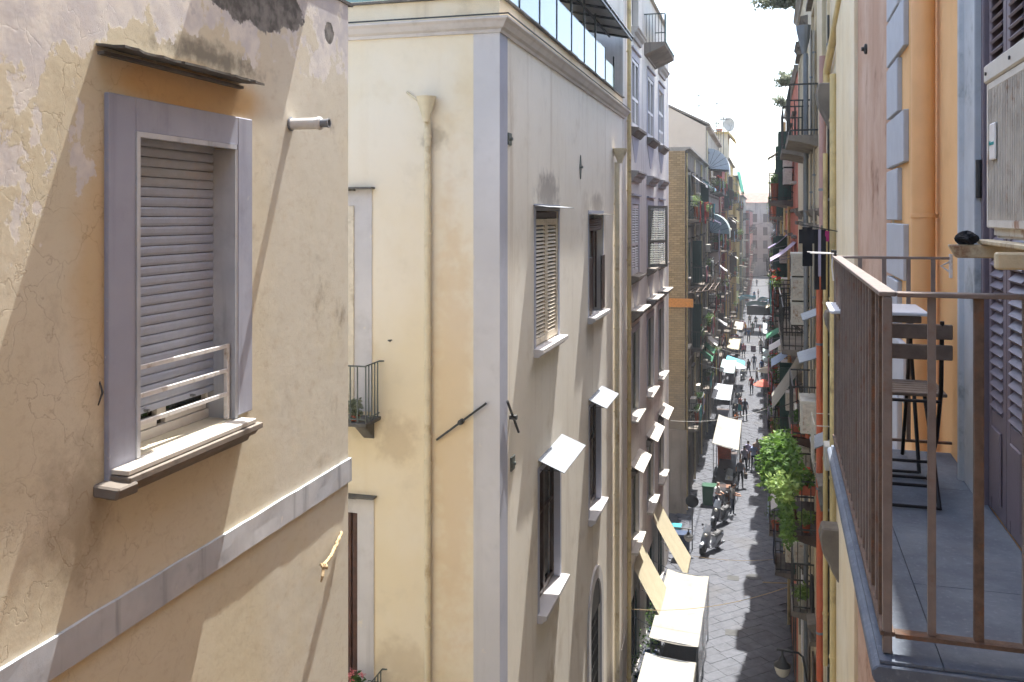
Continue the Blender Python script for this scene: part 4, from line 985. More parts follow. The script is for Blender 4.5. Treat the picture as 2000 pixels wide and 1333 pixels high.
def balcony_furniture():
    zf = CAMH-1.206+.010
    M['chair_wood'] = plain('weathered_grey_brown_wood', '#6a5c50', .75, var=.2, scale=18, bump=.3)
    M['black_steel'] = plain('black_steel_tube', '#141416', .45, metal=.4, var=.1, bump=.05)
    M['table_top'] = plain('pale_grey_table_top', '#c9ccd0', .5, var=.04, scale=6, bump=.04)
    cm = fR.M @ T(-4.18, -.345, zf)          # local x towards the camera, -y towards the street
    Ch = thing('folding_chair', 'folding chair of grey brown wooden slats on black steel legs', 'chair', cm)
    hw = .19
    for k in range(6):
        x = -.30+.056*k; part(Ch, 'seat_slat', MB().box(x, x+.046, -hw, hw, .435, .450), M['chair_wood'], bevel=.003)
    for z in (.60, .685): part(Ch, 'back_slat', MB().box(.075, .092, -hw-.01, hw+.01, z, z+.062), M['chair_wood'], bevel=.004)
    for s in (-1, 1):
        y = s*(hw-.03)
        part(Ch, 'leg', MB().tube([(.085, y, .76), (.06, y, .47), (-.05, y, .25), (-.28, y, .009)], .009, 8), M['black_steel'], smooth=True)
        part(Ch, 'leg', MB().tube([(-.27, y*.86, .428), (-.05, y*.86, .25), (.17, y*.86, .009)], .009, 8), M['black_steel'], smooth=True)
    for p, q in (((-.28, -hw+.03, .012), (-.28, hw-.03, .012)), ((.17, -hw*.72, .012), (.17, hw*.72, .012)), ((.10, -hw*.72, .08), (.10, hw*.72, .08)), ((-.18, -hw+.03, .11), (-.18, hw-.03, .11)), ((.045, -hw+.03, .42), (.045, hw-.03, .42))):
        part(Ch, 'cross_bar', MB().tube([p, q], .007, 8), M['black_steel'], smooth=True)
    Tb = thing('balcony_table', 'small pale grey topped folding table beside the folding chair', 'table', fR.M @ T(-4.72, -.36, zf))
    part(Tb, 'table_top', MB().box(-.23, .20, -.24, .19, .735, .752), M['table_top'], bevel=.004)
    part(Tb, 'apron', MB().box(-.2, .17, -.2, .16, .70, .733), M['chair_wood'], bevel=.004)
    for s in (-1, 1):
        part(Tb, 'leg', MB().tube([(-.18, s*.15, .70), (.17, s*.15, .008)], .009, 8), M['black_steel'], smooth=True)
        part(Tb, 'leg', MB().tube([(.15, s*.12, .70), (-.18, s*.12, .008)], .009, 8), M['black_steel'], smooth=True)
    part(Tb, 'cross_bar', MB().tube([(.17, -.15, .012), (.17, .15, .012)], .007, 8), M['black_steel'])
balcony_furniture()
# ================================================================= right side of the street
M['pink_brown'] = plaster('pinkish_brown_render', '#b7947c', '#c6a994', '#86604a', 0.95, 0.35, 0.5, 2.2)
fR1 = Facade(.965, 10.35, -90)
def pink_strip():
    Bd = thing('pink_brown_building', 'narrow pinkish brown rendered house front beside the grey quoins', 'building', fR1.M)
    part(Bd, 'wall', shell(wall_holes(MB(), 0, 3.05, -.1, 23.5, [], .2), 0, 3.05, -.1, 23.5, 8.8), M['pink_brown'])
    part(Bd, 'joint_strip', MB().box(2.86, 3.05, -.02, .004, -.1, 23.5), M['cream_old'])
    u, z = fR1.at(1693, 96); part(Bd, 'tie_bolt', MB().lathe([(.05, 0), (.05, -.02), (.02, -.03), (.02, -.05)], (u, 0, z), 12, 'y'), M['iron'])
pink_strip()
fR2 = Facade(1.0, 29.0, -90)
def cream_right():
    """long cream palazzo: pilaster, pipes, corbels, balconies"""
    Bd = thing('stained_cream_building', 'long stained cream building hung with pipes and corbelled balconies, right side', 'building', fR2.M)
    top = 21.3; L = 29.0-10.35; at = fR2.at
    wins = []
    for yc in (15.9, 19.6, 23.3, 26.6):
        for z0 in (17.2, 12.6, 8.2, 4.4): wins.append((29-yc-.6, 29-yc+.6, z0, z0+2.6))
    doors = [(29-yc-.9, 29-yc+.9, .1, 3.0) for yc in (16.5, 20.5, 25.0)]
    part(Bd, 'wall', shell(wall_holes(MB(), 0, L, -.1, top, wins+doors, .22), 0, L, -.1, top, 9), M['cream_old'])
    part(Bd, 'roof_edge', MB().prism([(9, top+.002), (-.05, top+.002), (-.08, top+.1), (-.14, top+.16), (-.14, top+.26), (9, top+.3)], 'x', 0, L), M['concrete'])
    part(Bd, 'pilaster', MB().box(29-12.9, L-.004, -.07, .004, -.1, top), M['cream_par'])
    for d in doors: part(Bd, 'shop_door', MB().box(d[0], d[1], .15, .2, d[2], d[3]), M['dark'])
    for k, (a, b, c, d) in enumerate(wins):
        far_window(Bd, fR2, a, b, c, d, 'cream_old', ['shutter_grey', 'shutter_brown', 'shutter_white'][k % 3], ['shut', 'none', 'shut', 'open'][k % 4])
        h = corbel_hood(MB(), a, b, d+.3, .17, .22, .12); part(Bd, 'window_hood', h, M['stone'])
    # big stone corbel near the pilaster
    for (px, py, s) in ((1640, 205, .9), (1642, 640, .6), (1650, 1085, .9)):
        u, z = at(px, py); part(Bd, 'corbel', MB().prism([(.0, z+.35*s), (-.30*s, z+.35*s), (-.34*s, z+.2*s), (-.30*s, z), (-.18*s, z-.25*s), (-.10*s, z-.4*s), (0, z-.48*s)], 'x', u-.35, u-.02), M['stone'], bevel=.02)
    # pipes
    def pipe(px, y0, y1, r, mat, out=.05, name='drainpipe'):
        u, z0 = at(px, y0, out+r); z1 = at(px, y1, out+r)[1]
        P = part(Bd, name, MB().tube([(u, -r-out, z0), (u, -r-out, z1)], r, 12), mat, smooth=True)
        z = min(z0, z1)+.8
        while z < max(z0, z1): part(P, 'bracket', MB().lathe([(r+.001, -.02), (r+.01, -.018), (r+.01, .018), (r+.001, .02)], (u, -r-out, z), 12), M['pipe_yellow' if mat == M['pipe_yellow'] else 'zinc']); z += 2.4
        return P
    M['pipe_pink'] = plain('faded_pink_pipe', '#b08a80', .55, var=.1, scale=4, bump=.05)
    M['pipe_red'] = plain('terracotta_pipe', '#bf6040', .55, var=.1, scale=4, bump=.05)
    pipe(1607, 110, 470, .055, M['pipe_pink']); pipe(1601, 472, 1330, .055, M['pipe_red'])
    pipe(1628, 145, 1400, .05, M['pipe_yellow']); pipe(1618, 30, 1400, .018, M['iron'], .02, 'cable_pipe'); pipe(1612, 300, 1300, .035, M['pipe_yellow'])
    a = at(1645, -10, .06); b = at(1616, 140, .06)
    part(Bd, 'slanting_pipe', MB().tube([(a[0], -.07, a[1]), (b[0], -.07, b[1]), (b[0], -.07, b[1]-.4)], .055, 12), M['pipe_yellow'], smooth=True)
    u, z = at(1576, 105, .1); P = part(Bd, 'drainpipe', MB().tube([(u, -.12, 0), (u, -.12, z)], .05, 12), M['zinc'], smooth=True)
    part(P, 'hopper', MB().lathe([(.05, 0), (.07, .1), (.16, .5), (.17, .6), (.14, .6)], (u, -.16, z), 12), M['zinc'], fR2.M)
    for px in (1590, 1584, 1570): pipe(px, 60, 900, .022, M['grey_old'], .03, 'cable_pipe')
    for (x0, x1, z, o) in ((29-24.6, 29-22.0, 17.15, .6), (29-20.9, 29-18.3, 17.15, .55), (29-24.6, 29-22.0, 12.5, .6), (29-28.0, 29-25.3, 12.5, .6)):
        balcony(Bd, fR2, x0, x1, z, o, 'iron', 'stone')
    # zinc canopies
    for (px, py, o, wd) in ((1606, 618, .34, 1.1), (1606, 702, .40, 1.3), (1625, 870, .3, .8)):
        u, z = at(px, py); part(Bd, 'canopy', MB().slab(lambda p, q: (u-wd+wd*p, .01-o*q, z+.04-.14*q), 2, 1, (0, 0, .02)), M['zinc'])
cream_right()
bR3 = street_house('salmon_building', 'salmon red building with dark green shutters, right side of the street', 'r', 29.05, 44.0, 1.0, 20.0, 'salmon', 4, 4, 'pink_old', 'shutter_green', .8, 'iron', seed=23, pipes=2)
street_house('grey_right_building', 'old grey building after the salmon one, right side of the street', 'r', 44.05, 68.0, 1.05, 19.2, 'grey_old', 6, 4, 'cream_old', 'shutter_green', .75, 'iron', seed=27, pipes=2)
street_house('pink_right_building', 'faded pink building with many plants, right side of the street', 'r', 68.05, 100.0, 1.25, 18.6, 'pink_old', 7, 4, 'cream_old', 'shutter_brown', .75, 'iron', sub=False, seed=29)
street_house('cream_right_far_building', 'stained cream far building on the right of the street', 'r', 100.05, 150.0, 1.7, 19.6, 'cream_old', 9, 4, 'cream_old', 'shutter_brown', .7, 'iron', sub=False, seed=31)
street_house('grey_right_far_building', 'grimy grey farthest building on the right of the street', 'r', 150.05, 236.0, 2.5, 17.0, 'grime', 12, 3, 'cream_old', 'shutter_brown', .6, 'iron', sub=False, seed=33)
# ================================================================= street surface
def basalt_mat(name, tint, joints=False):
    t = NT(name); oi = t.n('ShaderNodeObjectInfo')
    c = t.mix(t.ramp(t.noise(1.3, 5, .65), .3, .7), tuple(x*.82 for x in C(tint)[:3]), tuple(x*1.15 for x in C(tint)[:3]))
    c = t.mix(t.ramp(oi.outputs['Random'], 0, 1, 0.0, .35), c, tuple(x*.72 for x in C(tint)[:3]))
    c = t.mix(t.math('MULTIPLY', t.ramp(t.noise(11, 5, .7), .5, .72), .4), c, tuple(x*1.45 for x in C(tint)[:3]))
    c = t.mix(t.math('MULTIPLY', t.ramp(t.noise(.35, 4, .6), .52, .7), .35), c, '#4a4640')
    h = t.noise(20, 4, .7)
    if joints:
        b = t.n('ShaderNodeTexBrick'); m = t.n('ShaderNodeMapping'); m.inputs['Rotation'].default_value = (0, 0, R(45)); t.ln(t.geo.outputs['Position'], m.inputs['Vector']); t.ln(m.outputs[0], b.inputs['Vector'])
        b.inputs['Scale'].default_value = 1.0; b.inputs['Brick Width'].default_value = .74; b.inputs['Row Height'].default_value = .46; b.inputs['Mortar Size'].default_value = .02
        b.inputs['Color1'].default_value = (1, 1, 1, 1); b.inputs['Color2'].default_value = (.8, .8, .8, 1); b.inputs['Mortar'].default_value = (.7, .7, .7, 1)
        c = t.mix(1.0, c, b.outputs[0], 'MULTIPLY')
    return t.out(c, t.ramp(t.noise(3, 4), .3, .7, .5, .75), t.bump(h, .25, .006), spec=.4)
M['basalt'] = basalt_mat('worn_basalt_slab', '#4a4c52')
M['basalt_far'] = basalt_mat('worn_basalt_paving', '#4a4c52', True)
M['joint'] = plain('dirt_in_joints', '#3b3c41', .95, var=.3, scale=6, bump=.2)
def street():
    y1 = 76.0
    S = tag(link('street', MB().quad((-4.3, -30, 0), (1.4, -30, 0), (1.4, y1, 0), (-4.3, y1, 0)).data('street', M['joint']), Matrix()), kind='structure')
    tag(link('street_beyond', MB().quad((-4.3, y1, .03), (2.8, y1, .03), (2.8, 243, .03), (-4.3, 243, .03)).data('street_beyond', M['basalt_far']), Matrix()), kind='structure')
    tag(link('alley', MB().quad((-16, 8.75, .004), (-4.3, 8.75, .004), (-4.3, 14.4, .004), (-16, 14.4, .004)).data('alley', M['basalt_far']), Matrix()), kind='structure')
    tag(link('cross_lane', MB().quad((-20, 41.9, .004), (-4.3, 41.9, .004), (-4.3, 48.4, .004), (-20, 48.4, .004)).data('cross_lane', M['basalt_far']), Matrix()), kind='structure')
    # diagonal rows of slabs of uneven length
    D_ = .46; c, s = math.cos(R(45)), math.sin(R(45)); cells = []; rnd = random.Random(12); LENS = (.52, .66, .8, .98)
    for j in range(-10, 190):
        a = -90.0+rnd.uniform(0, 1); b = j*D_
        while a < 90:
            k = rnd.randrange(4); x, y = (a+LENS[k]/2)*c-b*s, (a+LENS[k]/2)*s+b*c; a += LENS[k]
            if -4.25 < x < 1.05 and 22 < y < y1: cells.append((x, y, k))
    vis = sorted([p for p in cells if p[1] > 30.2 and p[0] > -3.2], key=lambda p: p[1]); near = set(vis[:300])
    meshes = [MB().box(-L/2+.004, L/2-.004, -D_/2+.004, D_/2-.004, 0, .034).data('paving_slab', M['basalt'], bevel=.006) for L in LENS]
    for p in vis[:300]:
        Mx = T(p[0], p[1], .0005+random.uniform(-.004, .004)) @ Matrix.Rotation(R(45), 4, 'Z') @ Matrix.Rotation(random.uniform(-.006, .006), 4, 'X')
        piece(S, 'paving_slab', meshes[p[2]], Mx)
    rest = MB()
    for x, y, k in cells:
        if (x, y, k) in near: continue
        a, b = LENS[k]/2-.004, D_/2-.004; z = .034+random.uniform(-.004, .004)
        P = [Vector((x+u*c-v*s, y+u*s+v*c, 0)) for u, v in ((-a, -b), (a, -b), (a, b), (-a, b))]
        rest.hexa([(p.x, p.y, 0) for p in P]+[(p.x+(x-p.x)*.03, p.y+(y-p.y)*.03, z) for p in P])
    o = part(S, 'paving_slabs_beyond', rest, M['basalt']); o['kind'] = 'stuff'
    for px, py, w_, d_ in ((1432, 1131, .5, .5), (1430, 1238, .5, .5)):
        g = on_ground(px, py); D = solo('drain_grate', MB().box(g.x-w_/2, g.x+w_/2, g.y-d_/2, g.y+d_/2, .02, .041), M['iron'], 'square iron drain grate in the paving, %s one' % ('farther' if py < 1200 else 'nearer'), 'drain', Matrix(), 'drain grates')
    for px, py in ((1472, 1129),):
        g = on_ground(px, py); solo('manhole_cover', MB().lathe([(.0, .0), (.34, .0), (.34, .041), (.30, .046), (0, .046)], (g.x, g.y, 0), 20), M['iron'], 'round dark manhole cover at the edge of the shade', 'manhole')
street()
# ================================================================= plants
def leaf_mat(name, a, b):
    t = NT(name); oi = t.geo.outputs['Random Per Island']
    c = t.mix(oi, a, b); t.b.inputs['Subsurface Weight'].default_value = 0.0
    m = t.out(c, .55, None, spec=.3)
    tr = t.n('ShaderNodeBsdfTranslucent'); t.ln(t.mix(.5, c, b), tr.inputs[0]); mx = t.n('ShaderNodeMixShader'); mx.inputs[0].default_value = .35
    o = t.t.nodes['Material Output']; t.ln(t.b.outputs[0], mx.inputs[1]); t.ln(tr.outputs[0], mx.inputs[2]); t.ln(mx.outputs[0], o.inputs[0]); return m
M['leaf'] = leaf_mat('green_leaves', '#2f4f22', '#6a8a40')
M['leaf_pale'] = leaf_mat('pale_variegated_leaves', '#4f7030', '#96aa62')
M['leaf_dark'] = leaf_mat('dark_leaves', '#24421f', '#4f7038')
M['leaf_dry'] = leaf_mat('dry_grey_weeds', '#5f6a52', '#a2a58e')
M['petal_red'] = leaf_mat('red_petals', '#c22c2c', '#e0564c')
M['petal_pink'] = leaf_mat('pink_petals', '#d9717a', '#eea0a0')
M['terracotta'] = plain('terracotta', '#a5553a', .8, var=.12, scale=8, bump=.1)
M['pot_red'] = plain('red_plastic_pot', '#8f2f2a', .5, var=.08, bump=.02)
def pot_plant(px, label, r=.14, h=.24, fol=.25, leaf='leaf', flower=None, pot='terracotta', seed=1, box=None, group='potted plants', stems=True):
    """px: a point for the base"""
    rnd = random.Random(seed); P = thing('potted_plant', label, 'plant', T(*px), group)
    if box: part(P, 'pot', MB().hexa([(-box*.92, -r*.85, 0), (box*.92, -r*.85, 0), (box*.92, r*.85, 0), (-box*.92, r*.85, 0), (-box, -r, h), (box, -r, h), (box, r, h), (-box, r, h)]), M[pot], bevel=.01)
    else: part(P, 'pot', MB().lathe([(r*.7, 0), (r*.95, h*.85), (r*1.08, h*.85), (r*1.08, h), (r*.9, h), (r*.8, h*.8)], n=14), M[pot], smooth=True)
    f = MB(); sx = box or fol*.9
    leaves(f, (0, 0, h+fol*.7), (sx, fol*.9, fol), int(170*max(1, sx/fol)), .09, rnd); part(P, 'foliage', f, M[leaf])
    st = MB()
    for k in range(6): st.tube([(rnd.uniform(-.5, .5)*sx, 0, h*.7), (rnd.uniform(-.8, .8)*sx, rnd.uniform(-.5, .5)*fol, h+fol*rnd.uniform(.6, 1.4))], .006, 5)
    if stems: part(P, 'stem', st, M['leaf_dark'])
    if flower:
        fm = MB()
        for k in range(5): leaves(fm, (rnd.uniform(-.7, .7)*sx, rnd.uniform(-.5, .5)*fol, h+fol*rnd.uniform(1.3, 1.75)), (.055, .055, .045), 22, .045, rnd)
        part(P, 'blossom', fm, M[flower])
    return P
# flowers and wire rack on the lower alley balcony, weed on the upper one
b1 = fBa.M @ Vector((fBa.at(692, 1290, .4)[0], -.40, fBa.at(750, 1420)[1]+.045))
pot_plant((b1.x, b1.y, b1.z), 'pink geranium in a pot on the lower alley balcony of the cream building', .12, .62, .22, 'leaf', 'petal_pink', 'pot_red', 3)
b2 = fBa.M @ Vector((fBa.at(690, 818, .5)[0], -.45, fBa.at(744, 818)[1]+.045))
pot_plant((b2.x, b2.y, b2.z), 'small spiky weed in a pot on the upper alley balcony of the cream building', .08, .10, .16, 'leaf_dry', None, 'terracotta', 4)
def wire_rack():
    x, z = fBa.at(735, 1285, .6); Mx = fBa.M @ T(x-.25, -.62, fBa.at(750, 1420)[1]+.70)
    Rk = thing('wire_rack', 'empty folding wire drying rack hooked on the lower alley balcony rail', 'rack', Mx)
    part(Rk, 'frame', MB().tube([(0, 0, 0), (.5, 0, 0), (.62, -.05, .42), (.14, -.05, .42), (0, 0, 0)], .007, 6), M['iron'])
    part(Rk, 'frame', MB().tube([(.08, -.26, .05), (.52, -.26, .05), (.62, -.05, .42)], .006, 6), M['iron'])
    part(Rk, 'wire_ring', MB().tube([(.33+.07*math.cos(a*.52), -.1+.07*math.sin(a*.52), .12) for a in range(13)], .006, 5), M['iron'])
    part(Rk, 'cross_wire', MB().tube([(.08, -.26, .05), (0, 0, 0), (.14, -.05, .42)], .005, 5), M['iron'])
wire_rack()
# ================================================================= street lamps
M['lamp_iron'] = plain('grey_lamp_iron', '#4b4c4b', .5, metal=.5, var=.1, bump=.1)
M['lamp_glass'] = plain('milky_lamp_glass', '#cfc9b8', .25, var=.03, bump=0)
def wall_lamp(M_, out, label, r=.17):
    """local: x along the wall, -y out of the wall, z up; origin at the foot of the bracket"""
    Lp = thing('street_lamp', label, 'street lamp', M_, 'wall street lamps')
    part(Lp, 'bracket', MB().tube([(0, 0, 0), (0, -.12, .03), (0, -.16, .25), (0, -.2, .52), (0, -.3, .6), (0, -out, .62), (0, -out-.12, .62)], .024, 8), M['lamp_iron'], smooth=True)
    part(Lp, 'wall_plate', MB().box(-.06, .06, -.03, .002, -.2, .2), M['lamp_iron'], bevel=.006)
    part(Lp, 'lamp_head', MB().lathe([(.02, .0), (.03, -.12), (.06, -.15), (.09, -.24), (r, -.30), (r*1.06, -.33), (r*.98, -.34)], (0, -out, .62), 20), M['lamp_iron'], smooth=True)
    part(Lp, 'lamp_glass', MB().lathe([(r*.97, -.342), (r*.95, -.40), (r*.75, -.50), (r*.4, -.56), (.01, -.575)], (0, -out, .62), 20), M['lamp_glass'], smooth=True)
    return Lp
u, z = fR2.at(1588, 1330); wall_lamp(fR2.M @ T(u, 0, z-.05), .62, 'black iron wall lamp with a milky bowl at the lower right')
wl_ = at_x(1300, 1050, -4.2); wall_lamp(Facade(-4.2, wl_.y, 90).M @ T(0, 0, wl_.z-.15), 1.0, 'grey iron wall lamp on the corner of the lilac grey building', .2)
# ================================================================= awnings and stalls on the left
def awning(M_, wd, z0, z1, out, mat, label, val=.14, group=None, frame_mat='zinc', n=8, stripes=None):
    """M_: wall frame (x along, y into the wall); slopes from z0 at the wall to z1 at out"""
    A = thing('awning', label, 'awning', M_, group)
    mm = [M[mat]] + ([M[stripes]] if stripes else [])
    c = MB()
    for k in range(n):
        c.mi = (k % 2) if stripes else 0
        a, b = wd*k/n, wd*(k+1)/n
        c.slab(lambda u, v: (a+(b-a)*u, -.02-out*v, z0+(z1-z0)*v-.05*math.sin(v*math.pi)-.012*math.sin((a+(b-a)*u)/wd*math.pi*5)*v), 2, 6, (0, 0, .006))
    part(A, 'cloth', c, mm)
    v_ = MB().slab(lambda u, v: (wd*u, -out-.02, z1-val*v*(1+.15*math.sin(u*30))), 24, 1, (0, .005, 0)); part(A, 'valance', v_, M[mat])
    part(A, 'front_bar', MB().tube([(0, -out+.0, z1-.015), (wd, -out, z1-.015)], .016, 8), M[frame_mat])
    for x in (.04, wd-.04): part(A, 'arm', MB().tube([(x, -.01, z1+(z0-z1)*.25), (x, -out, z1-.02)], .012, 6), M[frame_mat])
    return A
def left(y): return Facade(-4.2, y, 90).M
a_ = at_x(1242, 1098, -4.2)
awning(left(30.2), 2.3, 3.95, 1.75, 1.30, 'awning_cream', 'steep cream awning on the lilac grey building, nearer of the two', group='cream shop awnings')
awning(left(35.6), 2.3, 3.85, 1.65, 1.30, 'awning_cream', 'steep cream awning on the lilac grey building, farther of the two', group='cream shop awnings')
def tarp_stall(x0, x1, y0, y1, z, label, mat='awning_white', drop=.35, leg=True, goods=True, seed=1, tilt=.12):
    rnd = random.Random(seed); S = thing('market_stall', label, 'market stall', T(0, 0, .034), 'market stalls')
    z -= .034
    c = MB().slab(lambda u, v: (x0+(x1-x0)*u, y0+(y1-y0)*v, z+tilt*(1-u)+.04*math.sin(v*math.pi*3)*math.sin(u*math.pi)-.06*math.sin(u*math.pi)), 8, 18, (0, 0, .008)); part(S, 'tarpaulin', c, M[mat])
    v_ = MB().slab(lambda u, v: (x1+.01+.02*v*math.sin(u*25), y0+(y1-y0)*u, z-drop*v*(1+.1*math.sin(u*17))), 30, 2, (.006, 0, 0)); part(S, 'side_flap', v_, M['clear_sheet' if drop > .6 else mat])
    for x in (x0+.05, x1-.03):
        for y in (y0+.05, (y0+y1)/2, y1-.05): part(S, 'post', MB().tube([(x, y, 0), (x, y, z-.02+(tilt if x < (x0+x1)/2 else 0))], .02, 8), M['zinc'])
    for y in (y0+.05, y1-.05): part(S, 'roof_bar', MB().tube([(x0, y, z+tilt-.02), (x1, y, z-.02)], .015, 6), M['zinc'])
    part(S, 'table', MB().box(x0+.15, x1-.25, y0+.3, y1-.3, .72, .78).box(x0+.2, x1-.3, y0+.35, y1-.35, .5, .7).box(x0+.25, x0+.35, y0+.4, y1-.4, 0, .5).box(x1-.45, x1-.35, y0+.4, y1-.4, 0, .5), M['dark_wood'])
    return S
M['clear_sheet'] = glass_mat('clear_plastic_sheet', '#b8bcbe', .25, .45)
tarp_stall(-3.45, -1.95, 28.5, 34.2, 2.35, 'long white tarpaulin market stall under the cream awnings', drop=1.5)
tarp_stall(-3.45, -1.95, 24.0, 27.6, 2.3, 'white tarpaulin market stall at the bottom edge of the picture', drop=.4, seed=2)
tarp_stall(-2.75, -1.35, 51.5, 59.0, 2.75, 'pale tarpaulin market stall near the group of people', drop=.3, seed=3, tilt=.3)
# goods: crates
M['crate_green'] = plain('green_plastic', '#164a30', .5, var=.1, bump=.03); M['crate_brown'] = plain('brown_cardboard', '#6b4a35', .8, var=.12, bump=.1); M['orange_goods'] = plain('orange_cloth', '#d2562a', .8, var=.15, scale=8, bump=.1)
M['blue_plastic'] = plain('dark_blue_plastic', '#1f3350', .5, var=.1, bump=.03); M['teal_plastic'] = plain('teal_plastic', '#2b8f9a', .5, var=.1, bump=.03)
def crate(px, py, w_, d_, h_, mat, label, cat='crate', z=.034):
    g = on_ground(px, py, z); C_ = thing('crate', label, cat, T(g.x, g.y, z), 'crates and bins on the street')
    part(C_, 'body', MB().hexa([(-w_*.46, -d_*.46, 0), (w_*.46, -d_*.46, 0), (w_*.46, d_*.46, 0), (-w_*.46, d_*.46, 0), (-w_/2, -d_/2, h_), (w_/2, -d_/2, h_), (w_/2, d_/2, h_), (-w_/2, d_/2, h_)]), M[mat], bevel=.015)
    part(C_, 'lid', MB().box(-w_*.53, w_*.53, -d_*.53, d_*.53, h_+.002, h_+.05), M[mat], bevel=.01)
    return C_
crate(1386, 985, .75, .7, 1.0, 'crate_green', 'dark green wheeled bin in front of the orange stall', 'bin')
crate(1410, 985, .85, .6, .95, 'crate_brown', 'brown cardboard box standing beside the dark green bin', 'box')
crate(1415, 920, .8, .5, 1.5, 'orange_goods', 'stack of orange cloth goods beside the pale tarpaulin stall', 'goods')
crate(1332, 1090, .7, .6, 1.1, 'blue_plastic', 'dark blue bin behind the grey wall lamp', 'bin')
crate(1318, 1056, .6, .5, .7, 'teal_plastic', 'teal box by the foot of the lilac grey building', 'box')
# big potted palms under the near cream awning
for k, (x, y) in enumerate(((-3.8, 30.0), (-3.75, 31.6), (-3.8, 33.4))):
    pot_plant((x, y, .034), ['nearest', 'middle', 'farthest'][k]+' tall leafy pot plant under the cream awnings', .25, .5, .55, 'leaf', None, 'blue_plastic', 40+k)
# round traffic mirror on a post
def mirror():
    g = on_ground(1352, 1075, .034); P = thing('traffic_mirror', 'round dark traffic mirror on a slim post near the scooters', 'mirror', T(g.x, g.y, .034), None)
    part(P, 'post', MB().tube([(0, 0, 0), (0, 0, 2.6)], .03, 10), M['lamp_iron'], smooth=True)
    part(P, 'mirror_disc', MB().lathe([(.0, 0), (.28, 0), (.30, -.03), (.28, -.05), (.0, -.08)], (0, -.05, 2.3), 24, 'y'), M['black_steel'], smooth=True)
mirror()
# ================================================================= scooters
def scooter(M_, label, col):
    S = thing('scooter', label, 'scooter', M_, 'parked scooters')
    for x, nm in ((-.62, 'front_wheel'), (.62, 'rear_wheel')):
        Wh = part(S, nm, MB().lathe([(.21, -.05), (.25, -.055), (.285, -.03), (.295, 0), (.285, .03), (.25, .055), (.21, .05)], (x, 0, .295), 24, 'y'), M['black_rubber'], smooth=True)
        part(Wh, 'rim', MB().lathe([(.0, -.04), (.19, -.03), (.215, -.045), (.215, .045), (.19, .03), (0, .04)], (x, 0, .295), 20, 'y'), M['zinc'], WM[S.name], smooth=True)
    body = [(-.12, .22), (.30, .22), (.45, .42), (.82, .52), (.92, .70), (.80, .76), (.30, .72), (.16, .45), (-.22, .36), (-.34, .52), (-.42, .95), (-.48, .98), (-.52, .60), (-.46, .34)]
    part(S, 'body', MB().prism(body, 'y', -.16, .16), M[col], bevel=.04, seg=2)
    part(S, 'engine', MB().box(.25, .62, -.10, .14, .2, .45), M['iron'], bevel=.03)
    part(S, 'seat', MB().prism([(.02, .74), (.30, .745), (.84, .78), (.90, .84), (.62, .90), (.40, .84), (.10, .84), (.0, .80)], 'y', -.14, .14), M['black_rubber'], bevel=.03, seg=2)
    part(S, 'front_shield', MB().prism([(-.40, .55), (-.34, 1.0), (-.44, 1.05), (-.62, .62), (-.58, .52)], 'y', -.20, .20), M[col], bevel=.03, seg=2)
    part(S, 'front_mudguard', MB().prism([(-.92, .42), (-.84, .58), (-.62, .64), (-.42, .55), (-.45, .48), (-.62, .56), (-.82, .50)], 'y', -.075, .075), M[col], bevel=.01)
    part(S, 'fork', MB().tube([(-.62, .085, .30), (-.46, .085, .70)], .025, 8), M['zinc'], smooth=True); part(S, 'fork', MB().tube([(-.62, -.085, .30), (-.46, -.085, .70)], .025, 8), M['zinc'], smooth=True)
    part(S, 'handlebar', MB().tube([(-.24, -.36, 1.06), (-.34, -.18, 1.06), (-.38, 0, 1.05), (-.34, .18, 1.06), (-.24, .36, 1.06)], .02, 8), M['black_rubber'], smooth=True)
    part(S, 'headlight', MB().lathe([(.01, -.03), (.07, -.02), (.085, .02), (.07, .06)], (-.56, 0, .92), 14, 'x'), M['lamp_glass'], smooth=True)
    part(S, 'windshield', MB().slab(lambda u, v: (-.46+.12*v-.06*math.cos((u-.5)*2.4), -.20*(1-.2*v)+.40*(1-.2*v)*u, 1.04+.36*v), 8, 3, (.006, 0, 0)), M['clear_sheet'])
    for s in (-1, 1):
        Mr = part(S, 'mirror', MB().lathe([(0, -.01), (.055, -.008), (.055, .008), (0, .012)], (-.30, s*.34, 1.26), 12, 'x'), M['black_rubber'], smooth=True); part(Mr, 'stalk', MB().tube([(-.31, s*.24, 1.06), (-.30, s*.33, 1.22)], .008, 6), M['iron'], WM[S.name])
    part(S, 'exhaust', MB().tube([(.1, -.14, .25), (.35, -.20, .28), (.85, -.21, .36)], [.02, .045, .05], 10), M['zinc'], smooth=True)
    part(S, 'tail_light', MB().box(.88, .93, -.08, .08, .62, .68), M['pot_red'], bevel=.01)
    part(S, 'kick_stand', MB().tube([(.12, -.1, .25), (.18, -.22, .005)], .012, 6), M['iron'])
    return S
M['black_rubber'] = plain('black_rubber', '#1a1a1b', .6, var=.15, bump=.05); M['scooter_grey'] = plain('dark_grey_scooter_paint', '#45474b', .3, metal=.4, var=.05, bump=0); M['scooter_silver'] = plain('silver_scooter_paint', '#9a9da0', .3, metal=.5, var=.05, bump=0)
for (px, py, deg, lab, col) in ((1386, 1078, 62, 'silver grey scooter parked nearest the camera', 'scooter_silver'), (1404, 1026, 66, 'dark scooter parked between the nearest scooter and the two men', 'scooter_grey'), (1412, 990, 70, 'dark scooter with two men standing at it', 'scooter_grey'), (1440, 790, 80, 'dark scooter parked past the pale tarpaulin stall', 'scooter_grey')):
    g = on_ground(px, py, .034); scooter(T(g.x, g.y, .034) @ Matrix.Rotation(R(deg), 4, 'Z') @ Matrix.Rotation(R(7), 4, 'X'), lab, col)
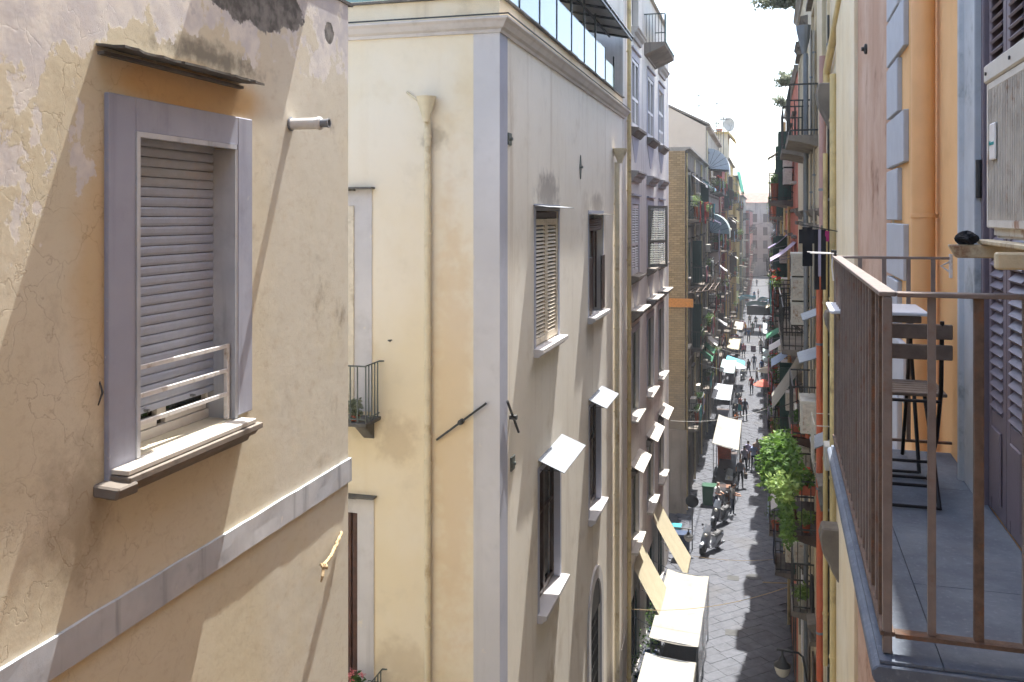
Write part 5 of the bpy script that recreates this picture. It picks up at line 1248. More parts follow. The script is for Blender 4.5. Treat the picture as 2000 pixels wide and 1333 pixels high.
# ================================================================= people
def flat(name, c, r=.8): return plain(name, c, r, var=.08, scale=12, bump=.05)
SKIN = flat('skin', '#b07f62', .5); HAIR_D = flat('dark_hair', '#241c17'); HAIR_G = flat('grey_hair', '#8f8a84'); SHOE = flat('dark_shoes', '#1d1c1d')
CL = {}
def cloth(c):
    if c not in CL: CL[c] = flat('cloth_'+str(len(CL)), c, .9)
    return CL[c]
def person(px, py, deg, label, top, bottom, hair=HAIR_D, h=1.72, stride=.12, arms='down', shorts=False, skirt=False, lean=0.0, ground=True, pos=None, bag=None):
    """facing local -y; one skinned body mesh"""
    k = h/1.75; J = []; E = []; Rr = []
    def j(x, y, z, r, par=None):
        J.append((x*k, (y-lean*max(0, z-.95))*k, z*k)); Rr.append(r*k); i = len(J)-1
        if par is not None: E.append((par, i))
        return i
    pel = j(0, 0, .98, .135); wa = j(0, 0, 1.12, .125, pel); ch = j(0, -.01, 1.32, .15, wa); nb = j(0, .0, 1.46, .07, ch); nk = j(0, -.015, 1.53, .055, nb); hd = j(0, -.03, 1.64, .095, nk); tp = j(0, -.025, 1.72, .075, hd)
    for s in (-1, 1):
        st = s*stride
        hp = j(s*.095, 0, .92, .098, pel); kn = j(s*.105, -.03-st*.5, .52, .062, hp); an = j(s*.105, -st+.02, .10, .042, kn); to = j(s*.115, -st-.14, .035, .036, an)
        sh = j(s*.17, 0, 1.41, .062, ch)
        if arms == 'fwd': el = j(s*.22, -.10, 1.17, .045, sh); wr = j(s*.16, -.36, 1.12, .033, el); ha = j(s*.13, -.44, 1.12, .036, wr)
        elif arms == 'bent' and s > 0: el = j(s*.25, .03, 1.15, .045, sh); wr = j(s*.12, -.2, 1.12, .033, el); ha = j(s*.06, -.26, 1.14, .036, wr)
        else: el = j(s*.235, .03+st*.25, 1.15, .045, sh); wr = j(s*.25, -.03+st*.6, .91, .033, el); ha = j(s*.25, -.05+st*.7, .81, .037, wr)
    me = bpy.data.meshes.new('person'); me.from_pydata(J, E, [])
    o = bpy.data.objects.new('tmp', me); COL.objects.link(o)
    sk = o.modifiers.new('s', 'SKIN'); ss = o.modifiers.new('u', 'SUBSURF'); ss.levels = 1; ss.render_levels = 1
    if not me.skin_vertices: me.attributes.new('x', 'FLOAT', 'POINT')
    for i, r in enumerate(Rr): me.skin_vertices[0].data[i].radius = (r, r*(.8 if i in (0, 1, 2) else 1))
    me.skin_vertices[0].data[0].use_root = True
    bpy.context.view_layer.update(); dg = bpy.context.evaluated_depsgraph_get()
    bm_ = bpy.data.meshes.new_from_object(o.evaluated_get(dg)); bpy.data.objects.remove(o)
    bm_.name = 'person'; bm_.materials.clear()
    for m in (SKIN, cloth(top), cloth(bottom), SHOE, hair): bm_.materials.append(m)
    for p in bm_.polygons:
        c = p.center/k; ax = abs(c.x); y = c.y+lean*max(0, c.z-.95)
        if c.z > 1.685 or (c.z > 1.58 and y > -.0): mi = 4
        elif c.z > 1.49: mi = 0
        elif ax > .195 and c.z < 1.22 and c.z > .7: mi = 0
        elif arms != 'down' and y < -.16 and c.z > 1.0: mi = 0
        elif c.z > .99: mi = 1
        elif c.z > (.55 if (shorts or skirt) else .09): mi = 2
        elif c.z > .09: mi = 0
        else: mi = 3
        p.material_index = mi; p.use_smooth = True
    zmin = min(v.co.z for v in bm_.vertices)
    g = on_ground(px, py, .036) if pos is None else Vector(pos)
    Mx = T(g.x, g.y, .036-zmin) @ Matrix.Rotation(R(deg), 4, 'Z')
    o = tag(link('person', bm_, Mx), label, 'person', 'people in the street')
    fc = MB()                                            # nose, eyes and ears as one small face piece
    hz = 1.635*k; fy = (-.03-lean*.68)*k
    fc.hexa([(-.012*k, fy-.09*k, hz-.03*k), (.012*k, fy-.09*k, hz-.03*k), (.01*k, fy-.07*k, hz-.03*k), (-.01*k, fy-.07*k, hz-.03*k), (-.006*k, fy-.088*k, hz+.02*k), (.006*k, fy-.088*k, hz+.02*k), (.006*k, fy-.07*k, hz+.02*k), (-.006*k, fy-.07*k, hz+.02*k)])
    part(o, 'nose', fc, SKIN)
    if skirt: part(o, 'skirt', MB().lathe([(.15*k, 1.0*k), (.19*k, .9*k), (.27*k, .5*k), (.25*k, .5*k)], n=16, caps=False), cloth(bottom), smooth=True)
    if bag: part(o, 'bag', MB().prism([(.22, .55), (.36, .55), (.38, .85), (.20, .85)], 'y', -.16, .14).tube([(.29, -.1, .85), (.27, 0, 1.0), (.29, .1, .85)], .012, 6), cloth(bag), bevel=.02)
    return o
person(1446, 953, 10, 'person in a grey top and black trousers nearest in the group, walking away', '#7d7a80', '#18181b', stride=.16, bag='#4a4038')
person(1454, 925, 190, 'person in a pale grey shirt directly behind the nearest walker', '#a39aa2', '#2a2c38', stride=.1)
person(1472, 919, 20, 'man in a light blue shirt and dark trousers standing with his back turned', '#8fa0bd', '#20242f', HAIR_G, stride=.05, arms='bent')
person(1479, 909, 200, 'man in a beige shirt facing the man in light blue', '#a8978a', '#6b6152', HAIR_G, stride=.05)
person(1490, 912, 240, 'man in a dark blue shirt at the right of the group', '#3f4d66', '#39405a', stride=.05, arms='bent')
person(1461, 914, 150, 'person in a lilac shirt half hidden between the pale grey and light blue shirts', '#9a93ad', '#3a3a44', stride=.05)
person(1446, 813, 120, 'woman in a turquoise skirt standing by the white clothes rack', '#c08a80', '#3d9a97', h=1.64, stride=.05, skirt=True)
person(1455, 821, 10, 'person in all dark blue walking up the street alone', '#222c40', '#1b2130', stride=.2)
person(1397, 1003, 60, 'man in a white shirt bending to the farthest of the three scooters', '#d2d0cd', '#27303f', HAIR_G, stride=.06, arms='fwd', lean=.22)
person(1430, 1008, 100, 'man in a sleeveless grey top standing at the right of the scooters', '#6d675f', '#1d2636', stride=.1, arms='fwd', lean=.12)
person(1473, 724, 170, 'lone distant walker in the middle of the sunny street', '#5a6270', '#3a4454', stride=.18)
person(1476, 640, 0, 'far walker in a dark shirt, middle of the far trio', '#3c4250', '#2a2f3a', stride=.18)
person(1464, 637, 20, 'far walker in a white top, left of the far trio', '#b7b4b2', '#33363d', stride=.15)
person(1492, 640, 180, 'far walker in a red top, right of the far trio', '#7d4a4a', '#2a2d34', stride=.15)
person(1507, 958, 175, 'person in dark clothes half hidden behind the big ivy', '#30323a', '#26272c', stride=.12, bag='#2b2b30')
# ================================================================= hanging things, right side
def ac_unit(M_, label, w_=.8, h_=.55, d_=.3, group='small air conditioners'):
    """local: back on the wall at y=0, front at y=-d_-.06"""
    A = thing('air_conditioner', label, 'air conditioner', M_, group)
    part(A, 'casing', MB().box(-w_/2, w_/2, -d_-.06, -.06, 0, h_), M['ac_clean'], bevel=.012)
    part(A, 'fan_grille', MB().lathe([(.20, .0), (.215, -.008), (.20, -.016), (.14, -.016), (.13, -.006), (.06, -.006), (.05, -.016), (.0, -.016)], (-w_*.12, -d_-.06, h_/2), 20, 'y'), M['iron'])
    part(A, 'side_panel', MB().box(w_/2+.001, w_/2+.008, -d_-.02, -.10, .06, h_-.06), M['grille'])
    for x in (-w_*.3, w_*.3): part(A, 'bracket', MB().box(x-.02, x+.02, -d_-.04, 0, -.04, -.002).bar((x, 0, -.3), (x, -d_, -.04), .02, .02), M['iron'])
    return A
def onR(px, py, out=0.0):
    u, z = fR2.at(px, py, out); return u, z
for k, (py, lab) in enumerate(((540, 'top'), (588, 'middle'), (636, 'bottom'))):
    u, z = onR(1581, py); ac_unit(fR2.M @ T(u-.4, 0, z), lab+' air conditioner of the three stacked on the cream building', .8, .52, .34)
u, z = onR(1604, 850); ac_unit(fR2.M @ T(u-.4, 0, z), 'air conditioner with a cardboard box on top beside the terracotta pipe', .8, .6, .3)
u, z = onR(1588, 860); ac_unit(fR2.M @ T(u-.4, 0, z), 'air conditioner just beyond the one with the cardboard box', .8, .6, .3)
u, z = onR(1590, 930); ac_unit(fR2.M @ T(u-.4, 0, z), 'air conditioner right above the red geranium balcony', .8, .55, .3)
u, z = onR(1583, 1105); ac_unit(fR2.M @ T(u-.4, 0, z), 'lowest air conditioner, under the ivy balcony slab', .8, .5, .3)
# balconies with plants on the cream building
def plant_balcony():
    Bd = bpy.data.objects['stained_cream_building']
    u, z = onR(1604, 1050); u0 = u-2.1
    balcony(Bd, fR2, u0, u, z, .52, 'iron', 'dark_wood'); zb = z
    def P(uu, out, zz): return fR2.M @ Vector((uu, -out, zz))
    p = P(u-.12, .26, zb+.72); pot_plant(tuple(p), 'red geraniums in a terracotta trough on the ivy balcony rail', .09, .18, .17, 'leaf', 'petal_red', 'terracotta', 11, box=.17)
    p = P(u-.2, .25, zb+.005); pot_plant(tuple(p), 'small pale plant in a red pot on the ivy balcony floor', .08, .16, .14, 'leaf_pale', None, 'terracotta', 12)
    p = P(u-.15, .22, zb+1.75); pot_plant(tuple(p), 'orange yellow flowering pot hanging above the geraniums', .07, .13, .14, 'leaf', 'petal_red', 'terracotta', 13)
    # ivy: a bushy head and a long trailing curtain
    rnd = random.Random(21); Iv = thing('ivy', 'big pale green ivy bush trailing down over the street, right side', 'plant', fR2.M @ T(u-.9, -.5, zb), None)
    f = MB(); L = fR2.I
    def loc(px, py, out): 
        a, b = fR2.at(px, py, out); return Vector((a-(u-.9), -out+.5, b-zb))
    for (px, py, out, r) in ((1522, 888, .80, .30), (1510, 905, .88, .24), (1535, 905, .72, .28), (1515, 930, .85, .25), (1528, 870, .75, .22), (1540, 935, .66, .2), (1502, 885, .92, .15)):
        leaves(f, loc(px, py, out), (r*1.6, r*.8, r), int(420*r/.25), .085, rnd)
    part(Iv, 'foliage', f, M['leaf'])
    f = MB()
    for (px, py, out, r) in ((1512, 935, .86, .2), (1525, 950, .8, .18), (1520, 872, .8, .2), (1538, 945, .7, .16)): leaves(f, loc(px, py, out), (r*1.6, r, r), 260, .075, rnd)
    part(Iv, 'pale_foliage', f, M['leaf_pale'])
    f = MB()
    for k in range(26):
        t = k/25; leaves(f, loc(1532+8*t+4*math.sin(k), 945+110*t, .70-.10*t), (.35, .10, .12), 46, .075, rnd, .4)
    part(Iv, 'trailing_foliage', f, M['leaf'])
    part(Iv, 'stem', MB().tube([(0, .1, 0), (.1, .0, .6), loc(1525, 905, .78)], [.03, .025, .01], 7), M['brown_wood'])
    f = MB()
    for k in range(10): leaves(f, loc(1556-2*k, 925+3*k, .5), (.4, .08, .1), 50, .07, rnd)
    part(Iv, 'rail_foliage', f, M['leaf_dark'])
    # second planted balcony higher up
    u2, z2 = onR(1600, 862); balcony(Bd, fR2, u2-2.2, u2-.1, z2, .5, 'iron', 'dark_wood')
    p = P(u2-.3, .3, z2+.005); pot_plant(tuple(p), 'terracotta trough with a green plant on the upper planted balcony', .1, .2, .22, 'leaf_dark', None, 'terracotta', 15, box=.2)
plant_balcony()
# striped awning
u, z = onR(1576, 702)
awning(fR2.M @ T(u-2.0, 0, 0), 2.0, z, z-1.25, .78, 'awning_white', 'cream and grey striped awning hanging from the cream building', .12, None, 'iron', 14, 'stripe_grey') if M.setdefault('stripe_grey', plain('grey_awning_stripe', '#8d8a7d', .85, var=.05)) else None
# tyre on the wall
u, z = onR(1590, 1160, .05); solo('bicycle_tyre', MB().tube([(.33*math.cos(a*R(12)), -.03, .33*math.sin(a*R(12))) for a in range(31)], .03, 8, False), M['black_rubber'], 'black bicycle tyre hanging flat on the right hand wall', 'tyre', fR2.M @ T(u, -.06, z), smooth=True)
# ---- laundry
def garment(kind, w_, h_, seed=0):
    rnd = random.Random(seed); m = MB(); ph = rnd.uniform(0, 6)
    def rip(x, z): return .018*math.sin(x*21+ph+z*3)+.012*math.sin(z*9+ph)
    def sheet(x0, x1, z0, z1, nu=8, nv=8, pinch=1.0):
        m.slab(lambda u, v: ((x0+(x1-x0)*u)*(1-(1-pinch)*v), rip(x0+(x1-x0)*u, z0+(z1-z0)*v), z0+(z1-z0)*v), nu, nv, (0, .006, 0))
    if kind == 'shirt': sheet(-w_/2, w_/2, -h_, 0); sheet(-w_*.85, -w_/2+.01, -h_*.42, -.03, 4, 4); sheet(w_/2-.01, w_*.85, -h_*.42, -.03, 4, 4)
    elif kind == 'trousers': sheet(-w_/2, -.01, -h_, -.12, 5, 10); sheet(.01, w_/2, -h_, -.12, 5, 10); sheet(-w_/2, w_/2, -.125, 0, 8, 2)
    else: sheet(-w_/2, w_/2, -h_, 0, 14, 8)
    return m
def hang(name, kind, M_, w_, h_, col, label, seed=0, group='laundry hung out to dry'):
    return solo(name, garment(kind, w_, h_, seed), cloth(col), label, 'laundry', M_, group)
def rack_right():
    u, z = onR(1647, 455); Mx = fR2.M @ T(u, 0, z)
    Rk = thing('drying_rack', 'thin iron clothes drying arm sticking out of the cream pilaster', 'rack', Mx)
    part(Rk, 'arm', MB().tube([(-.25, .02, 0), (-.25, -.5, .10)], .008, 6), M['iron']); part(Rk, 'arm', MB().tube([(.0, .02, 0), (.0, -.5, .10)], .008, 6), M['iron'])
    part(Rk, 'cross_wire', MB().tube([(-.25, -.48, .10), (.0, -.48, .10)], .004, 5), M['iron']); part(Rk, 'cross_wire', MB().tube([(-.25, -.3, .06), (.0, -.3, .06)], .004, 5), M['iron'])
    part(Rk, 'wall_plate', MB().box(-.3, .05, -.005, .01, -.12, .03), M['iron'])
    R9 = Matrix.Rotation(R(90), 4, 'Z')
    hang('hanging_shirt', 'shirt', Mx @ T(-.12, -.44, .07) @ R9, .13, .52, '#11131b', 'short dark navy garment on the drying arm, left one', 3)
    hang('hanging_trousers', 'trousers', Mx @ T(-.12, -.28, .04) @ R9, .15, .80, '#131318', 'long black garment on the drying arm', 4)
    hang('hanging_towel', 'towel', Mx @ T(-.05, -.29, .04) @ R9, .035, .62, '#8d8698', 'narrow lilac cloth hanging over the long black garment', 5)
    hang('hanging_sock', 'towel', Mx @ T(-.16, -.19, .02) @ R9, .05, .14, '#a32d6b', 'small magenta cloth on the drying arm', 6)
rack_right()
# clothes line ends on the near balcony corner
cz = CAMH-.206
ln = fR.M @ Vector((-5.0, -.565, cz)); 
Ls = thing('clothes_line', 'white plastic clothes line pegged to the far corner of the near balcony', 'line', T(*ln))
part(Ls, 'line', MB().tube([(0, 0, .012), (-.11, .30, .006)], .003, 5), M['white_pvc']); part(Ls, 'line', MB().tube([(.02, -.08, .012), (-.10, .18, .004)], .003, 5), M['white_pvc'])
for k, (dx, dy) in enumerate(((.0, .0), (.01, -.06))): part(Ls, 'peg', MB().box(dx-.006, dx+.006, dy-.012, dy+.012, -.02, .03), M['black_rubber'], bevel=.002)
part(Ls, 'loose_end', MB().tube([(0, -.02, .01), (-.004, -.03, -.06), (.004, -.02, -.13)], .004, 6), M['white_pvc'])
# ================================================================= roofs: weeds, aerials, dishes
def roof_weed(p, label, r, n, seed, leaf='leaf_dry', size=.11):
    rnd = random.Random(seed); W = thing('roof_weed', label, 'plant', T(*p), 'weeds on the roofs')
    st = MB(); f = MB()
    for k in range(14):
        d = Vector((rnd.uniform(-1.2, .15), rnd.uniform(-.7, .7), rnd.uniform(-.15, .8)))*r; pts = [Vector((0, 0, -.03)), d*.5+Vector((0, 0, r*.25)), d]
        st.tube(pts, [.012, .008, .003], 5)
        for q in range(5): leaves(f, d*(.35+.16*q)+Vector((0, 0, r*.12)), (r*.2, r*.2, r*.16), n//45, size, rnd)
    part(W, 'stem', st, M['brown_wood']); part(W, 'foliage', f, M[leaf])
def roofp(px, py, x): return at_x(px, py, x)
for k, (y, z, r, lab, n) in enumerate(((27.2, 21.55, 1.0, 'large grey green weed bush leaning from the right hand roof edge', 900), (23.6, 21.55, .7, 'dense weed tuft on the right hand roof nearest the camera', 500), (33.5, 20.6, .55, 'sparse weed on the salmon building roof edge', 300), (40.0, 20.6, .5, 'farther sparse weed on the salmon building roof edge', 240))):
    roof_weed((.95, y, z if y < 29 else 20.18), lab, r, n*2, 60+k, 'leaf_dry' if k != 1 else 'leaf_dark')
def aerial(p, label, h, rot, kind):
    A = thing('tv_aerial', label, 'aerial', T(*p) @ Matrix.Rotation(R(rot), 4, 'Z'), 'rooftop aerials')
    part(A, 'mast', MB().tube([(0, 0, 0), (0, 0, h)], .035, 6), M['lamp_iron'])
    n = 7 if kind == 'yagi' else 4
    B = part(A, 'boom', MB().tube([(-.2, 0, h-.15), (1.5, 0, h-.05)], .025, 5), M['lamp_iron'])
    for k in range(n): part(B, 'element', MB().tube([(-.1+1.5*k/n, -.45+.03*k, h-.14+.012*k), (-.1+1.5*k/n, .45-.03*k, h-.14+.012*k)], .014, 4), M['lamp_iron'], WM[A.name])
    if kind == 'double':
        B = part(A, 'boom', MB().tube([(-.1, 0, h-.9), (1.0, 0, h-.85)], .025, 5), M['lamp_iron'])
        for k in range(4): part(B, 'element', MB().tube([(.1+.25*k, -.5, h-.88), (.1+.25*k, .5, h-.88)], .014, 4), M['lamp_iron'], WM[A.name])
for k, (px, yb, yt, y, lab, kind) in enumerate(((1365, 225, 192, 68, 'short double aerial on the buff gable', 'double'), (1400, 255, 200, 80, 'bent top aerial left of the aerial cluster', 'yagi'), (1408, 262, 216, 92, 'tall aerial in the middle of the roof cluster', 'double'), (1413, 262, 228, 96, 'aerial at the right of the roof cluster', 'yagi'), (1404, 262, 238, 98, 'lowest aerial of the roof cluster', 'double'))):
    p = at_y(px, yb, y); q = at_y(px, yt, y); base = {0: 23.05, 1: 22.3, 2: 20.3, 3: 20.3, 4: 21.7}[k]
    aerial((p.x, p.y, base), lab, max(1.5, q.z-base), 30*k, kind)
def dish(p, label, r, rot):
    D = thing('satellite_dish', label, 'satellite dish', T(*p) @ Matrix.Rotation(R(rot), 4, 'Z'), 'satellite dishes')
    part(D, 'dish', MB().lathe([(0, .10), (r*.5, .07), (r*.9, -.02), (r, -.06), (r*.98, -.07), (r*.5, .045), (0, .075)], (0, 0, .75), 22, 'y', caps=False), M['ac_clean'], smooth=True)
    part(D, 'mast', MB().tube([(0, .1, 0), (0, .1, .75)], .03, 6), M['lamp_iron']); part(D, 'arm', MB().tube([(0, .0, .75-r), (0, -.5, .7)], .015, 5), M['lamp_iron'])
dish((-3.6, 99.6, 24.55), 'big satellite dish on the yellow eaved turret', .75, 40)
dsh = at_x(1440, 562, -3.3); dish((-3.42, dsh.y, dsh.z-.7), 'grey satellite dish on the wall over the wooden drying frame', .5, 30)
pot_plant((-4.6, 100.2, 24.6), 'round yellow green bush in a pot on the turret roof', .35, .3, .6, 'leaf_pale', None, 'terracotta', 71)
# green netting over a roof edge, fan awnings, wooden drying frame, wall lamp board
M['net_green'] = plain('green_netting', '#1f8f74', .8, var=.15, scale=4, bump=.2)
Mn = Facade(-3.5, 118.05, 90).M
solo('netting', MB().slab(lambda u, v: (1+10*u, -.32-.5*v+.15*math.sin(u*7), 20.9-2.6*v+.5*math.sin(u*3.1)), 16, 6, (0, .02, 0)), M['net_green'], 'bright green netting draped over the roof edge of the yellow ochre building', 'net', Mn)
M['fan_grey'] = plain('grey_awning_cloth', '#b9bec3', .85, var=.06, scale=3); M['fan_teal'] = plain('dull_teal_awning_cloth', '#98a9a9', .85, var=.08, scale=3, dirt=lin('#a9aca6')[:3])
def fan_awning(M_, wd, r, mat, label):
    """quarter round hood awning on ribs"""
    A = thing('hood_awning', label, 'awning', M_, 'rounded hood awnings')
    m = MB().slab(lambda u, v: (wd*u, -.02-r*math.sin(v*R(95)), r*math.cos(v*R(95))), 8, 10, (0, 0, .01)); part(A, 'cloth', m, M[mat])
    for x in (0, wd):
        side = MB().add([(x, -.02, 0)]+[(x, -.02-r*math.sin(R(95)*k/10), r*math.cos(R(95)*k/10)) for k in range(11)], [(0, k+1, k+2) for k in range(10)]); part(A, 'side', side, M[mat])
        rb = MB()
        for k in range(0, 11, 2): rb.tube([(x, -.02, 0), (x, -.02-r*math.sin(R(95)*k/10), r*math.cos(R(95)*k/10)+.006)], .012, 4)
        part(A, 'rib', rb, M['iron'])
    part(A, 'valance', MB().slab(lambda u, v: (wd*u, -.02-r*.997, -.09*r-.25*v*(1+.2*math.sin(u*40))), 20, 1, (0, .006, 0)), M[mat])
def fa(px, py, wd, r, mat, lab):
    p = at_x(px, py, -4.0); fan_awning(Facade(-4.0, p.y, 90).M @ T(0, 0, p.z), wd, r, mat, lab)
fa(1383, 330, 3.0, 1.5, 'fan_grey', 'big grey rounded hood awning high on the gabled building')
fa(1386, 455, 3.2, 1.45, 'fan_teal', 'worn teal grey hood awning over the middle balcony of the gabled building')
def wood_frame():
    p = at_x(1340, 575, -4.0); Mx = Facade(-4.0, p.y, 90).M @ T(0, 0, p.z)
    W = thing('clothes_airer', 'weathered wooden drying frame jutting over the street from the tuff building', 'rack', Mx)
    for k in range(3): part(W, 'beam', MB().tube([(.3+2.4*k, .05, 0), (.3+2.4*k, -1.5, .25)], .035, 6), M['chair_wood'])
    for k in range(5): part(W, 'rail', MB().tube([(.0, -.2-.32*k, .07+.052*k), (5.6, -.2-.32*k, .07+.052*k)], .022, 6), M['chair_wood'])
wood_frame()
solo('timber_board', MB().box(-.5, 1.0, -.12, -.035, 0, .45), plain('orange_timber', '#b87a3a', .8, var=.15), 'orange timber board fixed on the tuff block flank', 'board', frame(-4.55, 48.35, at_y(1320, 600, 48.3).z, 0))
# ================================================================= lines over the street
def wire(p, q, sag, label, r=.008, mat='white_pvc', n=14, group='wires over the street'):
    p, q = Vector(p), Vector(q); pts = [p.lerp(q, k/n)-Vector((0, 0, 4*sag*(k/n)*(1-k/n))) for k in range(n+1)]
    return solo('wire', MB().tube(pts, r, 5), M[mat], label, 'wire', None, group)
for k, (pl, pr) in enumerate((((1310, 822), (1440, 900)), ((1372, 880), (1560, 878)), ((1378, 895), (1560, 905)), ((1372, 912), (1555, 925)), ((1372, 925), (1555, 945)), ((1380, 945), (1556, 960)))):
    a = at_x(pl[0], pl[1], -4.1); b = at_x(pr[0], pr[1], .95) if k else at_x(pr[0]+60, pr[1]+10, .9); b.y = a.y+(2 if k else 8); b.z = a.z-(.1*k if k else .5)
    wire(a, b, .35, ['long slack white cable from the lilac grey corner', 'first', 'second', 'third', 'fourth', 'fifth'][k]+('' if k == 0 else ' of the five white clothes lines over the scooters, from the top'))
p = at_x(1232, 1190, -4.15); q = at_x(1560, 1236, .95); wire(p, (q.x, p.y+.6, q.z+.2), .3, 'thin orange rope over the white tarpaulin stall', .010, 'rope')
p = at_x(1300, 1075, -4.15); wire(p, (.95, p.y+1.0, p.z-.2), .25, 'thin rope from the lilac grey corner to the shaded wall', .008, 'rope')
p = fB.M @ Vector((fB.at(1212, 1270)[0], -.03, fB.at(1212, 1270)[1])); wire(p, (-4.15, 30.4, p.z+2.0), .4, 'slack pale cable looping at the end of the beige wall', .012)
solo('cord', MB().tube([(0, 0, .05), (1.2, .2, .05), (2.4, .1, .06)], .02, 6), M['rope'], 'orange cord lying across the shade at the right kerb', 'cord', T(*on_ground(1490, 1140, .0)))
for (px, py, y, n, c, lab) in ((1480, 676, 108, 4, '#5a3550', 'string of dark magenta pennants over the sunny street, nearer row'), (1470, 700, 104, 5, '#8a4a6a', 'string of mauve pennants over the sunny street, farther row')):
    p = at_y(1434, py-8, y); q = at_y(1528, py, y); B_ = thing('pennant_string', lab, 'bunting', T(*p), 'pennant strings')
    d = q-p; part(B_, 'cord', MB().tube([(0, 0, 0), tuple(d*.5-Vector((0, 0, .3))), tuple(d)], .012, 4), M['white_pvc'])
    for k in range(n): c0 = d*((k+1)/(n+1))-Vector((0, 0, .28)); part(B_, 'pennant', MB().box(c0.x-.28, c0.x+.28, c0.y-.01, c0.y+.01, c0.z-.75, c0.z), cloth(c))
M['cyan_sheet'] = plain('cyan_plastic_sheet', '#3f9fb5', .5, var=.15, scale=3)
for k, (px, py, y, w1, lab) in enumerate(((1460, 580, 130, 1.1, 'cyan sheet strung across the far street, left one'), (1478, 592, 126, 1.4, 'cyan sheet strung across the far street, middle one'), (1492, 584, 134, .9, 'cyan sheet strung across the far street, right one'))):
    p = at_y(px, py, y); solo('sheet', MB().slab(lambda u, v: (-w1+2*w1*u, -1.2+4*v, .5*u-.9*v+.2*math.sin(u*5)), 8, 6, (0, 0, .01)), M['cyan_sheet'], lab, 'sheet', T(*p), 'cyan sheets over the street')
p = at_y(1483, 607, 124); solo('banner', MB().box(-1.6, 1.6, -.02, .02, -.6, .6), M['black_rubber'], 'long black banner hung across the far street under the cyan sheets', 'banner', T(*p))
for k, (px, py, lab) in enumerate(((1437, 725, 'cyan parasol cloth low over the left stalls'),)):
    p = at_y(px, py, 86); solo('sheet', MB().slab(lambda u, v: (-.8+1.6*u, -1.5+3*v, .5-.5*u+.15*math.sin(v*6)), 6, 6, (0, 0, .01)), M['cyan_sheet'], lab, 'sheet', T(p.x, p.y, max(2.1, p.z)))
# ================================================================= far stalls, racks, parasols, plants at street level
def clothes_rack(px, py, cols, label, n=9, seed=1):
    g = on_ground(px, py, .034); rnd = random.Random(seed); K = thing('clothes_rack', label, 'clothes rack', T(g.x, g.y, .034), 'clothes racks')
    part(K, 'frame', MB().tube([(0, 0, 0), (0, 0, 1.9), (0, 2.6, 1.9), (0, 2.6, 0)], .02, 6), M['zinc'])
    for k in range(n):
        g_ = garment(rnd.choice(['shirt', 'towel', 'trousers']), .5, rnd.uniform(.8, 1.3), k); part(K, 'garment', g_, cloth(rnd.choice(cols)), WM[K.name] @ T(0, .2+2.3*k/n, 1.88))
clothes_rack(1440, 710, ['#a3342f', '#b0527a', '#33405a', '#8f2f3a'], 'rack of red and pink clothes on the left of the far street', seed=2)
clothes_rack(1434, 690, ['#c2b8b4', '#a3342f', '#2d3340'], 'rack of red and dark clothes farther up on the left', seed=3)
clothes_rack(1428, 770, ['#d0ccc8', '#b98a4a', '#6a6f7a'], 'rack of white and mustard clothes by the woman in turquoise', seed=4)
clothes_rack(1447, 660, ['#b0527a', '#c25a3a', '#3a5a6a'], 'rack of mixed bright clothes farthest up on the left', seed=5)
clothes_rack(1503, 720, ['#5a4a6a', '#30343c', '#8a8a92'], 'rack of dark clothes in the shade on the right', seed=6)
def parasol(px, py, col, label, r=1.1):
    g = on_ground(px, py, .034); P = thing('parasol', label, 'parasol', T(g.x, g.y, .034), 'market parasols')
    part(P, 'pole', MB().tube([(0, 0, 0), (0, 0, 2.4)], .025, 8), M['zinc']); part(P, 'canopy', MB().lathe([(r, 1.95), (r*.55, 2.25), (.03, 2.45), (.0, 2.46), (.0, 2.44), (r*.55, 2.23), (r*.98, 1.94)], n=8, caps=False), M[col] if col in M else cloth(col))
    part(P, 'base', MB().lathe([(.25, 0), (.25, .08), (.05, .1)], n=14), M['concrete'])
parasol(1493, 800, '#d0705f', 'salmon pink parasol at the shaded edge of the street', .9); parasol(1497, 770, '#d8cdb8', 'cream parasol just behind the salmon pink one', .8); parasol(1436, 760, 'fan_grey', 'grey parasol by the left hand stalls', 1.0)
for k, (px, py, s, lf) in enumerate(((1510, 790, 1.0, 'leaf'), (1516, 760, .9, 'leaf_pale'), (1508, 730, .8, 'leaf_dark'), (1505, 830, .7, 'leaf'))):
    g = on_ground(px, py, .034); pot_plant((min(g.x, .7), g.y, .034), ['first', 'second', 'third', 'nearest'][k]+' large street plant on the right, %s leaves' % ['mid green', 'pale', 'dark', 'bright green'][k], .25, .6, s, lf, None, 'terracotta', 80+k)
# ================================================================= clutter on the street fronts
ORD = ['first', 'second', 'third', 'fourth', 'fifth', 'sixth', 'seventh', 'eighth', 'ninth', 'tenth', 'eleventh', 'twelfth']
FL = ['first', 'second', 'third', 'top']
COLS = [('white', '#d5d3cf'), ('pale blue', '#9fb2c9'), ('lilac', '#a59ab0'), ('red', '#a33a34'), ('navy', '#26304a'), ('pink', '#c98f9a'), ('grey', '#8a8a8c'), ('turquoise', '#4fa0a0'), ('yellow', '#c9b35a'), ('black', '#1c1c20')]
SHORT = {'tuff_building': 'tuff flanked building', 'buff_gabled_building': 'buff gabled building', 'dark_red_building': 'dark red building', 'mustard_turret_building': 'turret building', 'green_netted_building': 'green netted building', 'salmon_building': 'salmon building', 'grey_right_building': 'grey right building', 'pink_right_building': 'pink right building', 'cream_right_far_building': 'far cream right building', 'pale_far_building': 'far pale left building'}
CNT = {}
